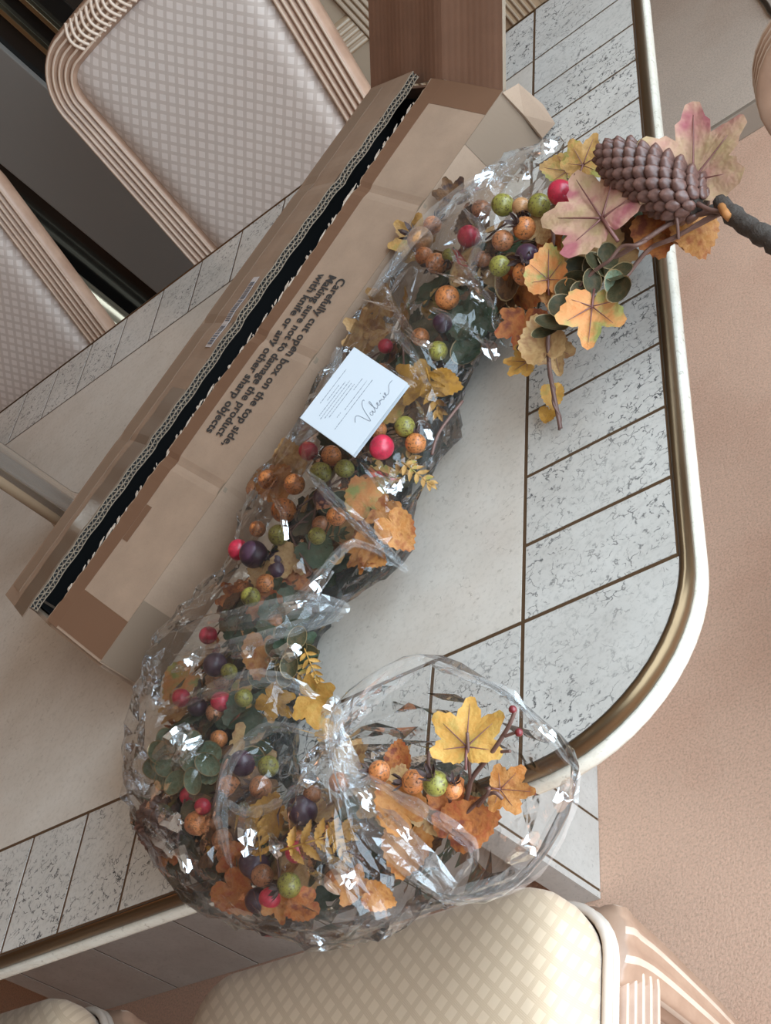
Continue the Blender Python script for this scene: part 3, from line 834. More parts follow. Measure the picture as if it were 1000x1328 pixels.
# berries
BC = {'r': (.50,.022,.055), 'o': (.54,.185,.055), 'g': (.25,.225,.045), 'p': (.055,.022,.045), 'b': (.36,.14,.06), 'd': (.16,.015,.02), 't': (.52,.27,.12)}
BM = {}
for k, c in BC.items():
    m = mat('berry_'+k, c, .38, Coat_Weight=.15); t = NT(m); v = t.coord('Object')
    ri = t.n('ShaderNodeObjectInfo').outputs['Random']
    vm = t.n('ShaderNodeVectorMath'); vm.operation = 'ADD'; cb_ = t.n('ShaderNodeCombineXYZ'); t.l(t.math('MULTIPLY', ri, 9.0), cb_.inputs[1]); t.l(v, vm.inputs[0]); t.l(cb_.outputs[0], vm.inputs[1])
    a = t.ramp(t.noise(vm.outputs[0], 1.6, 3, .5), [(.3, tuple(x*.75 for x in c)), (.7, tuple(min(1, x*1.2) for x in c))])
    sp = t.ramp(t.noise(vm.outputs[0], 5.5, 2, .65), [(.565, BW(0)), (.60, BW(1))])
    t.base(t.mix(t.math('MULTIPLY', sp, .85 if k in 'gob' else .3), a, (.07,.035,.02)))
    BM[k] = m
bme = {}
for k in BC:
    b = bmesh.new(); bmesh.ops.create_uvsphere(b, u_segments=20, v_segments=12, radius=1.0)
    for v in b.verts: v.co.z *= .96; v.co *= 1-.05*max(0, -v.co.z-.8)*5
    me = bpy.data.meshes.new('berry'); b.to_mesh(me); b.free(); me.materials.append(BM[k])
    for p in me.polygons: p.use_smooth = True
    bme[k] = me
b = bmesh.new()
for i in range(6):                           # dried six-pointed crown
    a = 2*PI*i/6; R3 = [[b.verts.new((r*math.cos(a+da*k), r*math.sin(a+da*k), z-(.06 if k == 0 else 0))) for k in (-1, 0, 1)] for r, da, z in ((.22,.5,.92),(.50,.42,1.14),(.68,.26,1.42))]
    tip_ = b.verts.new((.80*math.cos(a), .80*math.sin(a), 1.74))
    for u in (0, 1):
        for k in (0, 1): b.faces.new((R3[u][k], R3[u][k+1], R3[u+1][k+1], R3[u+1][k]))
    b.faces.new((R3[2][0], R3[2][1], tip_)); b.faces.new((R3[2][1], R3[2][2], tip_))
tube(b, [(0,0,.9), (0,0,1.15)], .2, 6)
crown_me = bpy.data.meshes.new('berry_crown'); b.to_mesh(crown_me); b.free(); crown_me.materials.append(M_crown)
def berry(pos, r, c, axis=None, crown=False):
    pos = clear(pos, r+.003)
    ax = axis or Vector((rg.uniform(-1,1), rg.uniform(-1,1), rg.uniform(-.4,.8)))
    q = ax.normalized().to_track_quat('Z', 'Y').to_matrix().to_4x4()
    o = link('berry', bme[c], gar, Matrix.Translation(pos-GO) @ q @ Matrix.Scale(r, 4))
    if crown: link('berry_crown', crown_me, o)
    return o
BER = [(727,250,17,'r'),(756,247,14,'o'),(699,266,15,'g'),(652,266,15,'g'),(676,268,12,'t'),(680,296,15,'o'),(652,312,14,'b'),(742,317,14,'g'),(684,332,16,'p'),(648,345,14,'g'),(681,355,16,'o'),(608,307,15,'r'),(624,272,13,'b'),
 (566,342,14,'o'),(550,332,12,'o'),(582,331,9,'g'),(580,386,16,'o'),(545,437,12,'o'),(568,455,13,'g'),(500,449,10,'r'),(574,419,13,'p'),(545,311,17,'t'),(561,292,12,'o'),
 (495,580,17,'r'),(490,557,12,'o'),(525,553,14,'g'),(539,575,14,'o'),(400,585,13,'r'),(430,591,14,'o'),(447,608,13,'g'),(416,613,15,'g'),(382,628,14,'o'),(347,622,13,'o'),(368,662,17,'o'),(420,646,15,'p'),(436,670,13,'o'),(361,694,14,'g'),(411,695,12,'g'),(334,686,11,'o'),(309,713,14,'r'),(329,719,19,'p'),(345,757,13,'o'),(325,774,13,'g'),
 (270,824,12,'r'),(279,862,16,'p'),(297,871,11,'g'),(287,910,14,'r'),(316,905,12,'g'),(314,990,17,'p'),(348,994,14,'g'),(297,1022,16,'o'),(338,1021,15,'b'),(255,1068,16,'o'),(392,1051,20,'p'),(375,1148,16,'g'),(384,1105,14,'r'),(263,1046,11,'r'),(245,1032,12,'r'),(235,905,12,'r'),(405,1030,12,'b'),
 (330,1120,20,'p'),(440,1015,14,'o'),(350,1165,14,'r')]
def bz(px, py): return .102 if px > 636 and py < 370 else .076 if py < 900 else .068
for px, py, rp, c in BER:
    z = bz(px, py)+rg.uniform(-.012,.006); p = at(px, py, T+z); r = rp/FPX*(p-CAM).length
    berry(p, r, c, crown=(rg.random() < .25 and c != 'r'))
# mouth of the bag: berries with crowns
for px, py, rp, c, z, ax in ((536,1014,16,'o',.088,(-.5,-.1,.5)),(565,1016,17,'g',.098,(.25,.05,1)),(587,1024,13,'o',.088,(.75,.25,.8)),(492,1001,15,'o',.095,(-.75,.0,.6))):
    p = at(px, py, T+z); berry(p, rp/FPX*(p-CAM).length, c, Vector(ax), True)
# leaves in front of the bag and by the pine cone
V = True
for a in [(782,284,-.55,-.8,104,'maple','pink',.10,0,V),(900,235,.05,-1,122,'maple','pink',.085,1,V),(757,214,.35,-1,60,'maple','olive',.085,0,V),(735,222,-1,-.1,46,'broad','olive',.07,1,V),
 (850,293,.2,.8,60,'broad','rust',.06,1),(870,297,1,.2,70,'maple','orange',.05,3),(900,290,.3,1,50,'broad','orange',.055,2),(790,330,-.9,.5,95,'broad','tan',.06,3),
 (712,362,.0,-1,62,'broad','greenor',.088,3,V),(720,376,.3,1,44,'broad','orange',.075,1),(768,400,-.1,1,76,'ivy','greenor',.075,1,V),(684,470,-1,-.1,44,'maple','yellow',.045,0,V),
 (718,452,.25,1,50,'ivy','tan',.045,3,V),(706,452,-.3,-1,55,'broad','tan',.06,1),(716,508,.1,1,32,'broad','yellow',.022,3),(711,535,-.3,1,22,'broad','gold',.008,1),
 (698,302,.5,-1,44,'broad','tan',.075,3),(745,385,-.8,.4,50,'broad','orange',.07,1),(680,415,-.2,1,60,'maple','rust',.05,1),(735,270,-.4,.6,50,'maple','brown',.06,1)]:
    pleaf(a[0], a[1], a[2], a[3], a[4], a[5], a[6], a[7], a[8], len(a) > 9)
for px, py, dx, dy, s in ((790,334,-.3,-1,36),(777,345,-.8,-.7,40),(803,350,.1,1,38),(770,347,.2,.9,44),(752,345,-1,0,36),(768,362,.1,1,34),(745,365,.7,-.5,32),(738,374,-1,.1,34),(752,378,.4,1,30),(727,394,-.2,1,32),(798,366,.3,1,40),(718,420,-.8,-.4,40),(708,430,-1,.6,32),(802,375,.9,.7,40)):
    pleaf(px, py, dx, dy, s, 'round', 'eucad' if px != 798 else 'euca', .08, None, False, VIEW*.6+Vector((rg.uniform(-.8,.8), rg.uniform(-.8,.8), rg.uniform(-.3,.7))))
# leaves inside the bag
for a in [(468,432,-.6,-.4,60,'maple','tan'),(498,440,.8,-.6,44,'broad','tan'),(512,395,-.8,.3,52,'maple','tan'),(575,515,.3,1,85,'fern','gold'),(560,500,-1,.3,70,'maple','gold'),(582,500,.9,.2,46,'broad','gold'),
 (538,605,.5,-.8,80,'fern','olive'),(555,620,.7,.5,66,'fern','olive'),(488,655,-.5,-.9,66,'broad','greenor'),(505,668,.8,.5,50,'maple','orange'),(522,685,.6,.8,62,'broad','orange'),(465,708,-.6,.5,56,'maple','orange'),(480,715,.7,.5,44,'broad','orange'),
 (362,600,-.3,-1,62,'broad','tan'),(368,712,-.4,1,56,'maple','tan'),(352,622,-.9,.1,56,'broad','orange'),(338,745,-.8,-.4,50,'broad','tan'),(300,770,-.9,.2,50,'maple','rust'),(600,262,-.4,-.9,50,'maple','brown'),(630,290,-.9,.5,50,'broad','brown'),(530,320,-.7,-.7,60,'maple','olive'),
 (405,865,.4,1,62,'fern','yellow'),(402,905,.9,.4,70,'maple','yellow'),(350,905,.6,.6,56,'maple','gold'),(340,840,-.2,1,66,'broad','orange'),(380,850,.5,-.5,66,'maple','dark'),(390,875,.8,.5,60,'fern','olive'),(240,880,-.6,.6,60,'broad','greenor'),
 (238,925,-.8,.3,66,'fern','orange'),(255,935,.5,-.6,60,'fern','orange'),(222,945,-.9,.6,50,'fern','rust'),(330,1085,-.3,-1,80,'fern','gold'),(345,1070,.4,-.9,70,'broad','gold'),(318,1110,-.3,1,70,'maple','rust'),(300,1170,.7,.8,76,'broad','rust'),
 (460,1172,-.4,-.6,70,'maple','orange'),(485,1178,.7,.3,56,'broad','orange'),(400,1190,-.7,.3,60,'broad','rust'),(215,1095,-.8,.2,50,'maple','rust'),(360,1185,.2,.9,60,'ivy','orange'),(470,1085,.9,.2,60,'fern','gold'),(285,1090,-.6,.5,55,'fern','gold'),(440,1130,.3,.9,50,'broad','brown'),(455,990,.3,-.9,54,'broad','tan'),(430,960,.5,-.7,50,'maple','yellow')]:
    a = list(a); a[4] *= .86
    if a[1] > 1150: a[1] -= 18; a[4] *= .85
    if a[1] < 800 and a[0] < 480: a[0] += 12; a[1] += 5
    if a[1] < 750 and a[0] > 480: a[0] -= 12; a[1] -= 4
    pleaf(*a, .054 if a[1] > 900 else .057)
pleaf(415, 1088, .95, -.3, 105, 'fern', 'gold', .088, 0); pleaf(335, 1082, -.2, -1, 70, 'fern', 'gold', .085, 2); pleaf(440, 1092, .5, .8, 60, 'fern', 'gold', .082, 1)
for k in range(26):                          # grey-green eucalyptus clump
    a = rg.uniform(0, 2*PI); rr = 36*math.sqrt(rg.random())
    pleaf(236+rr*math.cos(a), 985+rr*.9*math.sin(a), math.cos(a+.4), math.sin(a+.4), 36, 'round', 'euca', rg.uniform(.055,.085))
for k in range(12):
    a = rg.uniform(0, 2*PI); rr = 30*math.sqrt(rg.random()); pleaf(375+rr*math.cos(a), 850+rr*.8*math.sin(a), math.cos(a), math.sin(a), 34, 'round', 'eucad', rg.uniform(.05,.075))
# leaves in the mouth
for a in [(606,968,.05,-1,92,'maple','yellow',.10,0,V),(650,1024,1,.1,62,'maple','orange',.06,1,V),(517,988,.1,-1,40,'broad','rust',.055,1),(525,1055,-.6,-.7,70,'broad','orange',.075,3),(552,1064,.4,-.7,50,'maple','tan',.06,1),
 (575,1050,.9,-.2,70,'maple','rust',.06,1),(600,1070,1,-.3,66,'broad','rust',.05,3),(530,1090,-.2,1,70,'broad','orange',.05,1),(500,1040,-.8,-.3,60,'maple','tan',.07,0),(512,1022,.3,-.8,44,'broad','tan',.055,3),(480,1100,-.4,.6,60,'maple','brown',.05,1)]:
    pleaf(a[0], a[1], a[2], a[3], a[4], a[5], a[6], a[7], a[8], len(a) > 9)
# stems
def ptube(name, P, r, m=M_stem, n=6, tw=0.0):
    pts = catmull([at(x, y, T+z)-GO for x, y, z in P], n); b = bmesh.new(); tube(b, pts, r, 8)
    if tw:
        q = []
        for i, p in enumerate(pts): a = i*.9; q.append(p+Vector((math.cos(a), math.sin(a), math.sin(a*.7)))*tw)
        tube(b, q, [x*.7 for x in r] if isinstance(r, list) else r*.7, 6)
    return obj(name, b, m, gar)
ptube('stem', [(585,1080,.04),(605,1035,.06),(612,1010,.075),(635,980,.09),(658,945,.10),(668,922,.105)], [.0021-.0008*i/30 for i in range(31)])
ptube('stem', [(610,1012,.074),(608,985,.095),(606,950,.108)], .0012)
ptube('stem', [(590,1075,.045),(582,1030,.07),(580,1010,.085),(558,1000,.092),(556,975,.095)], .0013)
ptube('stem', [(592,1068,.048),(620,1040,.06),(640,1028,.07),(652,1036,.065)], .0014)
ptube('stem', [(620,1045,.06),(632,1030,.07),(634,1022,.075)], .0014)
ptube('stem', [(655,955,.10),(668,950,.10)], .0011); ptube('stem', [(650,975,.095),(662,974,.095)], .0011)
for px, py, z in ((665,920,.106),(673,950,.10)):
    p = at(px, py, T+z); berry(p, .0028, 'd')
ptube('vine_stem', [(942,272,.07),(880,285,.075),(835,312,.08),(790,340,.075),(755,375,.07),(720,410,.07),(700,430,.07),(672,452,.06)], .0022, tw=.0016)
ptube('vine_stem', [(940,274,.068),(870,310,.07),(840,325,.068),(800,372,.062),(765,392,.075),(728,412,.072),(712,430,.066),(712,470,.052),(716,500,.034),(722,530,.018),(727,556,.006)], .0020, tw=.0014)
ptube('vine_stem', [(700,438,.048),(690,425,.05),(678,435,.045),(672,450,.04)], .0014)
ptube('vine_stem', [(838,312,.08),(825,318,.085),(806,320,.088),(790,338,.085),(770,352,.083),(752,372,.08)], .0016)
ptube('vine_stem', [(880,310,.07),(878,285,.082),(872,270,.085)], .0014)
ptube('vine_stem', [(714,290,.085),(718,310,.085),(712,340,.08),(716,356,.085)], .0018)
ptube('cone_stalk', [(903,263,.082),(920,272,.078),(940,276,.074)], .0022)
ptube('vine_stem', [(600,520,.07),(570,560,.075),(560,590,.07)], .0014)
# bare branch at the end, continuing as the core of the garland
br = ptube('branch', [(1035,338,.075),(1000,312,.075),(968,292,.074),(945,274,.072),(935,262,.070)], [.0082+.0011*math.sin(i*1.7)+.0006*math.sin(i*4.1) for i in range(19)]+[.007]*6, M_bark, 6)
ptube('binding_wire', [(936,268,.078),(942,278,.082),(948,284,.074)], .0035, LM['orange'])
SPPX = [(935,270),(860,290),(770,300),(690,330),(625,352),(545,440),(490,565),(436,655),(395,725),(345,795),(300,885),(275,985),(285,1070),(365,1125),(450,1120),(520,1085),(560,1050)]
SP = catmull([at(x, y, T+.036) for x, y in SPPX], 8)
b = bmesh.new(); tube(b, [p-GO for p in SP], .0055, 8); obj('core_branch', b, M_bark, gar)
# filler foliage around the core, mostly dark to paint the shade inside
for k in range(230):
    i = rg.randrange(10, len(SP)-6); p = SP[i]; t_ = (SP[i+1]-SP[i-1]).normalized(); s_ = Z.cross(t_).normalized()
    a = rg.uniform(-.15, PI+.15); rr = rg.uniform(.018, .042); wx = 1.25
    q = p+s_*math.cos(a)*rr*wx+Z*(math.sin(a)*rr*.8-.004); q.z = max(q.z, T+.012)
    if q.y < -.205: continue
    n = (s_*math.cos(a)+Z*(math.sin(a)+.3)).normalized(); d = (t_*rg.uniform(-1,1)+s_*math.cos(a)*rg.uniform(0,1.2)+Z*rg.uniform(-.4,.2))
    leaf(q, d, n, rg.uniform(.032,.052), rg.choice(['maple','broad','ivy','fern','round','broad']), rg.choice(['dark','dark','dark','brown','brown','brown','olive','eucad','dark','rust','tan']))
for k in range(110):                         # dark leaves added low, their colour standing in for shade inside the garland
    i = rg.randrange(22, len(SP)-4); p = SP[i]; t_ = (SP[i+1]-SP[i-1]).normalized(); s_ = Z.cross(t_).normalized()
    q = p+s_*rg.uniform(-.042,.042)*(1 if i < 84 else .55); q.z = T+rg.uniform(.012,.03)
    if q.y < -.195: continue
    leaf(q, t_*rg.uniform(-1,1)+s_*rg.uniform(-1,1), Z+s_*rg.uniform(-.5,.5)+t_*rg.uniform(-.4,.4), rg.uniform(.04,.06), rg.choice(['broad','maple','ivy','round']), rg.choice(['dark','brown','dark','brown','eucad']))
for k in range(16):  # dark leaves painting a shadowed patch of the garland
    pleaf(600+rg.uniform(-45,40), 415+rg.uniform(-35,45), rg.uniform(-1,1), rg.uniform(-1,1), 46, rg.choice(['round','broad','ivy']), rg.choice(['dark','eucad','dark','brown']), rg.uniform(.03,.055))
for k in range(34):
    i = rg.randrange(24, len(SP)-6); p = SP[i]; t_ = (SP[i+1]-SP[i-1]).normalized(); s_ = Z.cross(t_).normalized(); a = rg.uniform(.1, PI-.1)
    rr = rg.uniform(.022,.036); q = p+s_*math.cos(a)*rr*1.2+Z*math.sin(a)*rr*.8
    berry(q, rg.uniform(.0075,.0105), rg.choice('oogbbpp'))
for k in range(26):                          # wiry twigs
    i = rg.randrange(16, len(SP)-10); p = SP[i]; q = SP[i+rg.randrange(3, 7)]; o1 = Vector((rg.uniform(-.045,.045), rg.uniform(-.045,.045), rg.uniform(.005,.04))); o2 = Vector((rg.uniform(-.045,.045), rg.uniform(-.045,.045), rg.uniform(.005,.04)))
    b = bmesh.new(); tube(b, catmull([p-GO, p+o1*.8-GO, (p+q)/2+(o1+o2)*.55-GO, q+o2-GO], 4), .0011, 5); obj('twig', b, M_stem, gar)
# pine cone
M_scale = mat('cone_scale', (.155,.075,.055), .38); t = NT(M_scale); v = t.coord('Object'); t.base(t.ramp(t.noise(v, 2.5, 3, .6), [(.3, (.075,.035,.030)), (.7, (.17,.085,.066))]))
b = bmesh.new(); bmesh.ops.create_uvsphere(b, u_segments=10, v_segments=7, radius=1.0)
for v in b.verts:
    x, y, z = v.co; v.co = Vector((x*.62*(1-.25*max(0, y)), y*.75, z*.34+.22*(1-abs(x))*max(0, y)-.05*y))
scale_me = bpy.data.meshes.new('cone_scale'); b.to_mesh(scale_me); b.free(); scale_me.materials.append(M_scale)
for p in scale_me.polygons: p.use_smooth = True
def pinecone(tip, base, R0, N, S):
    ax = (tip-base); L = ax.length; ax.normalize(); u = ax.orthogonal().normalized(); v_ = ax.cross(u)
    pr = [(0, .45), (.12, .86), (.35, 1.0), (.6, .95), (.8, .78), (.93, .52), (1.0, .2)]
    def rad(t_):
        for (a, x), (c, y) in zip(pr, pr[1:]):
            if t_ <= c: return R0*(x+(y-x)*(t_-a)/(c-a))
        return R0*.2
    b = bmesh.new(); tube(b, [base-GO+ax*L*k/10 for k in range(11)], [rad(k/10)*.72 for k in range(11)], 14); core = obj('pinecone', b, M_bark, gar)
    for k in range(N):
        t_ = (k+.5)/N; a = k*2.399963; r = rad(t_); o_ = u*math.cos(a)+v_*math.sin(a)
        dr = (rad(min(1, t_+.05))-rad(max(0, t_-.05)))/(.1*L)
        d = (ax*.80+o_*(.62+.6*dr)).normalized(); n = (o_*1.0-ax*.62).normalized()
        s = S*(.55+.45*min(1, r/R0))
        link('cone_scale', scale_me, core, Matrix.Translation(base-GO+ax*L*t_+o_*r*.86) @ frame(d, n) @ Matrix.Scale(s*rg.uniform(.92,1.08), 4))
pinecone(at(781,197,T+.118), at(908,266,T+.078), .0260, 150, .0110)
pinecone(at(198,1046,T+.062), at(222,1096,T+.055), .020, 70, .0105)

# ------------------------------------------------------------------ clear bag
M_bag = bpy.data.materials.new('clear_film'); M_bag.use_nodes = True
nt = M_bag.node_tree; nt.nodes.clear()
def nn(t_): return nt.nodes.new(t_)
out = nn('ShaderNodeOutputMaterial'); mx = nn('ShaderNodeMixShader'); mx2 = nn('ShaderNodeMixShader')
tr = nn('ShaderNodeBsdfTransparent'); tr.inputs[0].default_value = (.985,.985,.98,1)
gls = nn('ShaderNodeBsdfGlossy'); gls.inputs['Roughness'].default_value = .09; gls.inputs[0].default_value = (.95,.97,1,1)
df = nn('ShaderNodeBsdfDiffuse'); df.inputs[0].default_value = (.85,.86,.86,1)
lw = nn('ShaderNodeLayerWeight'); lw.inputs[0].default_value = .22
geo = nn('ShaderNodeNewGeometry'); nz = nn('ShaderNodeTexNoise'); nz.inputs['Scale'].default_value = 55; nz.inputs['Detail'].default_value = 2
vo = nn('ShaderNodeTexVoronoi'); vo.inputs['Scale'].default_value = 70; vo.feature = 'F1'
bp_ = nn('ShaderNodeBump'); bp_.inputs['Strength'].default_value = .12; bp_.inputs['Distance'].default_value = .006
nt.links.new(geo.outputs['Position'], nz.inputs['Vector'])
va = nn('ShaderNodeVectorMath'); va.operation = 'MULTIPLY_ADD'; va.inputs[1].default_value = (.02,.02,.02)
nt.links.new(nz.outputs['Color'], va.inputs[0]); nt.links.new(geo.outputs['Position'], va.inputs[2]); nt.links.new(va.outputs[0], vo.inputs['Vector'])
nt.links.new(vo.outputs['Distance'], bp_.inputs['Height']); nt.links.new(bp_.outputs[0], gls.inputs['Normal']); nt.links.new(bp_.outputs[0], lw.inputs['Normal'])
mp_ = nn('ShaderNodeMath'); mp_.operation = 'MULTIPLY_ADD'; mp_.inputs[1].default_value = .85; mp_.inputs[2].default_value = .03
nt.links.new(lw.outputs['Fresnel'], mp_.inputs[0]); nt.links.new(mp_.outputs[0], mx.inputs[0])
mx2.inputs[0].default_value = .012
nt.links.new(tr.outputs[0], mx2.inputs[1]); nt.links.new(df.outputs[0], mx2.inputs[2])
nt.links.new(mx2.outputs[0], mx.inputs[1]); nt.links.new(gls.outputs[0], mx.inputs[2]); nt.links.new(mx.outputs[0], out.inputs[0])
M_fold = M_bag.copy(); M_fold.name = 'milky_film'
for n_ in M_fold.node_tree.nodes:
    if n_.type == 'MIX_SHADER' and not n_.inputs[0].is_linked: n_.inputs[0].default_value = .10
    if n_.type == 'MATH': n_.inputs[2].default_value = .09
M_glint = M_bag.copy(); M_glint.name = 'glint_film'  # extra reflection built in for the glint ribbons
for n_ in M_glint.node_tree.nodes:
    if n_.type == 'MATH': n_.inputs[2].default_value = .40
NA = 40
ST = [((728,178),(668,455),0.073),((659,218),(672,452),0.083),((628,258),(655,440),0.090),((568,318),(630,480),0.094),((493,413),(612,525),0.097),((443,508),(600,580),0.094),((388,598),(556,655),0.097),((346,668),(532,735),0.097),((316,743),(462,785),0.094),
      ((273,800),(428,830),0.097),((228,853),(408,880),0.097),((200,930),(405,925),0.099),((188,1010),(404,965),0.101),((200,1085),(412,1000),0.101),((243,1162),(425,1025),0.101),((325,1216),(440,1040),0.099),((430,1242),(462,1045),0.101),((508,1222),(470,1010),0.109)]
rings = []
for Lp, Rp, H in ST:
    Lw = at(*Lp, T+.034); Rw = at(*Rp, T+.022); c = (Lw+Rw)/2; c.z = T+H*.48; h_ = (Rw-Lw)/2; h_.z = 0; ring = []
    for k in range(NA):
        a = 2*PI*k/NA; ca_, sa_ = math.cos(a), math.sin(a)
        ca_ = math.copysign(abs(ca_)**.85, ca_); sa_ = math.copysign(abs(sa_)**.85, sa_)
        ring.append(c+h_*ca_+Z*sa_*H*.47)
    rings.append(ring)
MR = [(668,908,.06),(550,853,.10),(445,915,.12),(440,1000,.11),(500,1110,.06),(590,1165,.025),(690,1130,.005),(748,998,.025)]
MP = [at(x, y, T+z) for x, y, z in MR]; MC = catmull(MP+MP[:3], 25); MC = [MC[int(5*k)] for k in range(NA)]
rings.append([p.lerp(q, .55) for p, q in zip(rings[-1], MC)]); rings.append(MC)
SUB = 5; surf = []
cols = [catmull([r[k] for r in rings], SUB) for k in range(NA)]
NL = len(cols[0])
def fold_noise(p, s):
    """sharp creases: planes meeting in ridges"""
    q = p*s; d = noise.voronoi(q, distance_metric='DISTANCE')[0]
    return d[1]-d[0]
edge_y = -WN-.02
rb = random.Random(4)
b = bmesh.new(); VV = []
for i in range(NL):
    row = []
    for k in range(NA):
        p = cols[k][i]; nrm = ((cols[(k+1) % NA][i]-cols[k-1][i]).cross(cols[k][min(i+1, NL-1)]-cols[k][max(i-1, 0)]))
        nrm = nrm.normalized() if nrm.length > 0 else Z
        m_ = i/(NL-1); endk = min(1, (NL-1-i)/6)
        w1 = fold_noise(Vector((p.x, p.y, p.z*1.4))+Vector((3,1,2)), 24); w2 = fold_noise(p+Vector((7,5,1)), 55)
        w3 = noise.noise(p*11)
        dsp = (.0125*(w1-.35)+.0025*(w2-.35)+.007*w3)*(.35+.65*endk)
        q = p+nrm*(dsp+rb.uniform(-.0016,.0016)*endk)
        if 0 < i < NL-1: q += (cols[k][i+1]-cols[k][i])*rb.uniform(-.42,.42)*endk
        q += (cols[(k+1)%NA][i]-p)*rb.uniform(-.42,.42)*(.15+.85*endk)
        lim = T+.0035 if q.y > edge_y else -1
        q.z = max(q.z, lim); q = clear(q, .0035)
        row.append(b.verts.new(q))
    VV.append(row)
for i in range(NL-1):
    for k in range(NA):
        q = (VV[i][k], VV[i][(k+1)%NA], VV[i+1][(k+1)%NA], VV[i+1][k])
        if rb.random() < .5: b.faces.new((q[0], q[1], q[2])); b.faces.new((q[0], q[2], q[3]))
        else: b.faces.new((q[0], q[1], q[3])); b.faces.new((q[1], q[2], q[3]))
rimP = [VV[-1][k].co.copy() for k in range(NA)]; rim0 = [VV[0][k].co.copy() for k in range(NA)]
bag = obj('plastic_bag', b, M_bag, None, False); tag(bag, 'long clear crinkled plastic bag around the garland, mouth open at lower right', 'bag')
b = bmesh.new(); rr_ = []
for k in range(NA):                          # turned-back lip of the mouth
    c = sum(rimP, Vector())/NA; d = (rimP[k]-c).normalized(); ax = Vector((.6,-.5,.35)).normalized(); wv = .5+.5*noise.noise(rimP[k]*30)
    rr_.append([b.verts.new(rimP[k]+d*(.001+.004*math.sin(j*1.3))*wv - ax*.0045*j + d*.0008*j + Vector((noise.noise(rimP[k]*40+Vector((j,0,0))), noise.noise(rimP[k]*40+Vector((0,j,0))), 0))*.0025*(j > 0)) for j in range(5)])
for k in range(NA):
    for j in range(4): b.faces.new((rr_[k][j], rr_[(k+1)%NA][j], rr_[(k+1)%NA][j+1], rr_[k][j+1]))
o = obj('bag_lip', b, M_bag, bag)

# pleats and folds of loose film lying on the bag
rf = random.Random(21)
HALF = (VIEW+Vector((.94,-.24,.22)).normalized()).normalized()
def fold(P, wd, n=5, amp=.0035, face=VIEW, m=None):
    pts = catmull([at(x, y, T+z) for x, y, z in P], n); b = bmesh.new(); rows = []
    for i, p in enumerate(pts):
        t_ = (pts[min(i+1, len(pts)-1)]-pts[max(i-1, 0)]).normalized(); s_ = t_.cross(face).normalized(); u_ = s_.cross(t_)
        k = math.sin(PI*(i+.6)/(len(pts)+.2))**.6
        rows.append([b.verts.new(p+s_*wd*k*(j/4-.5)+t_*rf.uniform(-.002,.002)*min(1, wd/.015)+u_*(amp*k*(1 if j % 2 else -1)*rf.uniform(.3,1.2))+s_*rf.uniform(-.0012,.0012)) for j in range(5)])
    for i in range(len(rows)-1):
        for j in range(4):
            q = (rows[i][j], rows[i+1][j], rows[i+1][j+1], rows[i][j+1])
            if rf.random() < .5: b.faces.new(q[:3]); b.faces.new((q[0], q[2], q[3]))
            else: b.faces.new((q[0], q[1], q[3])); b.faces.new(q[1:])
    obj('film_fold_glint', b, m or M_fold, bag, False)  # serves the film folds and the added glint ribbons alike
for P, wd in (([(434,905,.118),(430,950,.115),(445,1010,.10),(475,1060,.085),(520,1110,.06),(575,1160,.03)], .026),
              ([(436,915,.12),(440,960,.115),(470,1030,.095),(530,1090,.07),(590,1150,.035)], .018),
              ([(552,856,.105),(505,880,.115),(455,925,.122),(436,965,.117)], .020),
              ([(552,856,.105),(640,892,.08),(668,910,.065),(748,998,.028)], .009),
              ([(746,1002,.028),(733,1052,.022),(690,1128,.01),(600,1163,.025),(570,1165,.03)], .016),
              ([(430,985,.112),(520,1035,.095),(600,1085,.06),(612,1120,.045),(575,1162,.03)], .010),
              ([(396,610,.098),(450,665,.092),(528,738,.03)], .011),
              ([(528,742,.02),(460,705,.085),(400,760,.095),(345,805,.09)], .008),
              ([(455,790,.05),(400,785,.085),(320,800,.098),(245,815,.075)], .022),
              ([(445,800,.04),(380,815,.085),(300,840,.098),(225,850,.07)], .014),
              ([(412,905,.06),(350,880,.095),(280,895,.098),(205,930,.07)], .016),
              ([(420,955,.10),(350,945,.10),(300,985,.10),(285,1060,.095),(300,1125,.085)], .012),
              ([(415,985,.10),(365,1040,.10),(320,1055,.10),(295,1040,.098)], .009),
              ([(172,960,.05),(178,1050,.04),(225,1135,.03),(310,1192,.02),(430,1212,.02)], .018),
              ([(180,940,.06),(200,1060,.06),(250,1120,.05),(330,1180,.04)], .012),
              ([(560,1180,.02),(470,1195,.02),(380,1195,.03),(300,1175,.04)], .020),
              ([(400,1080,.09),(430,1120,.08),(465,1160,.05)], .008),
              ([(480,385,.085),(550,295,.09),(640,225,.085),(725,185,.07)], .020),
              ([(600,270,.095),(625,300,.095),(612,350,.09),(640,400,.07)], .010),
              ([(560,400,.095),(600,420,.085),(640,455,.05)], .008),
              ([(500,420,.10),(530,450,.095),(555,500,.08)], .010),
              ([(440,450,.10),(420,520,.10),(385,560,.09)], .016)):
    fold(P, wd)
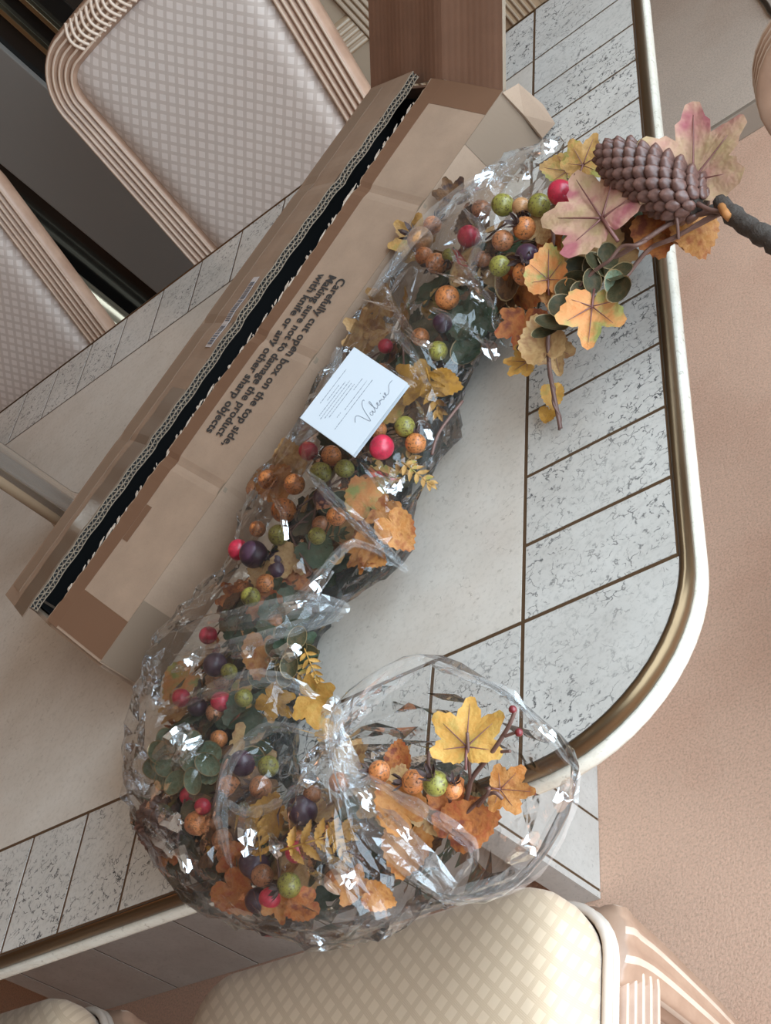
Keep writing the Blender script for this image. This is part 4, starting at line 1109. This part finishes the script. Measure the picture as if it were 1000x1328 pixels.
# added ribbons turned halfway between view and window to shape the film's glints
for (x0, y0, x1, y1, wd) in ((588,322,618,372,.010),(560,352,606,368,.006),(606,352,626,392,.007),(618,432,642,468,.010),(470,388,520,404,.005),(500,372,538,436,.005),(520,424,560,448,.006),(655,228,690,212,.010),(686,206,722,188,.010),(640,262,612,300,.006),
        (500,470,540,500,.005),(540,520,560,570,.004),(470,600,500,640,.008),(497,612,520,634,.013),(400,612,470,690,.005),(352,640,372,700,.004),(430,740,380,790,.006),(400,780,350,800,.005),
        (200,985,246,940,.012),(226,1000,262,958,.008),(186,1062,226,1110,.006),(205,1076,244,1132,.006),(208,1042,236,1072,.009),(318,1040,322,1110,.008),(352,1080,362,1112,.006),(432,1110,458,1150,.009),(400,1125,440,1160,.004),(262,840,222,872,.005),(206,868,190,900,.006),(348,862,392,842,.009),(300,850,330,838,.005),(420,930,440,905,.006),(448,1000,480,1050,.006),(480,1040,530,1090,.005),
        (560,862,620,880,.004),(676,918,720,960,.005),(742,1010,728,1052,.007),(700,1085,660,1120,.008),(330,1150,380,1185,.004),(360,1210,420,1222,.004),(640,225,600,262,.007)):
    mx_, my_ = (x0+x1)/2+rf.uniform(-6,6), (y0+y1)/2+rf.uniform(-6,6); zz = .098 if 380 < y0 < 1100 or x0 < 640 else .085
    if x0 > 550 and y0 > 800: zz = .07
    if y0 > 1140: zz = .04
    fold([(x0,y0,zz-.01),(mx_,my_,zz),(x1,y1,zz-.008)], wd*1.75, 4, wd*.05, HALF, M_glint)

# ------------------------------------------------------------------ card
A_, B_, C_, D_ = at(455,456,T+.139), at(531,495,T+.100), at(459,584,T+.100), at(391,545,T+.139)
X_ = ((B_-C_)+(A_-D_)).normalized(); N_ = X_.cross((D_-C_)+(A_-B_)).normalized(); Y_ = N_.cross(X_)
cx_, cy_ = .0836, .066; O_ = (A_+B_+C_+D_)/4 - X_*cx_/2 - Y_*cy_/2
cdo = empty('greeting_card', O_, 0, 'small white folded card with a handwritten signature lying on the bag', 'card')
cdo.rotation_euler = Matrix((X_, Y_, N_)).transposed().to_euler()
b = bmesh.new(); box(b, 0, cx_, 0, cy_, -.0003, .0003); obj('front_leaf', b, M_white, cdo, False)
b = bmesh.new(); slab(b, [(0,cy_,-.0004),(0,.0,-.0065),(cx_,.0,-.0065),(cx_,cy_,-.0004)], .0005); obj('back_leaf', b, M_white, cdo, False)
b = bmesh.new(); r_ = random.Random(9)
rows = [(.022,.062,.0585),(.028,.046,.0545),(.012,.052,.0515),(.010,.055,.0485),(.013,.054,.0455),(.016,.055,.0425),(.050,.064,.0395),(.020,.026,.036),(.030,.064,.0345),(.010,.068,.0305)]
for x0, x1, y in rows:                       # fine print, too small to read
    x = x0
    while x < x1:
        wd_ = r_.choice((.0012,.0022,.0032,.0016)); box(b, x, min(x+wd_, x1), y-.00033, y+.00033, .00032, .0004); x += wd_+.0009
obj('fine_print', b, M_ink, cdo, False)
sig = [[(0,4.2),(1.2,5.2),(2.4,5.6),(3.2,4.6),(3.6,2.0),(4.0,-.4),(4.6,-.2),(5.6,2.4),(6.8,5.2),(8.4,7.0),(9.6,7.4),(9.8,6.8)],
       [(7.6,1.4),(6.8,1.6),(6.4,.8),(6.9,.1),(7.7,.7),(8.1,1.5),(8.1,.4),(8.6,.2),(9.6,1.6),(10.6,4.2),(10.6,4.9),(10.0,4.2),(9.8,1.4),(10.2,.3),(10.9,.6)],
       [(10.9,.6),(11.8,1.2),(12.2,1.7),(11.8,1.9),(11.5,1.1),(12.0,.3),(12.8,.7),(13.4,1.6),(13.6,1.0),(14.3,1.4),(14.5,.7),(14.9,.3),(15.5,.8),(15.8,1.6),(15.8,.6),(16.3,.4),(17.2,1.2),(17.4,1.8),(16.9,1.7),(16.9,.8),(17.6,.3),(19.0,.8),(20.8,2.3),(22.6,2.6),(23.4,2.4)],[(16.0,3.0),(16.2,3.2)]]
b = bmesh.new(); ks = .0022
for st_ in sig: tube(b, catmull([(.026+x*ks, .0085+y*ks*1.05, .0004) for x, y in st_], 5), .00028, 5)
obj('signature', b, M_ink, cdo)
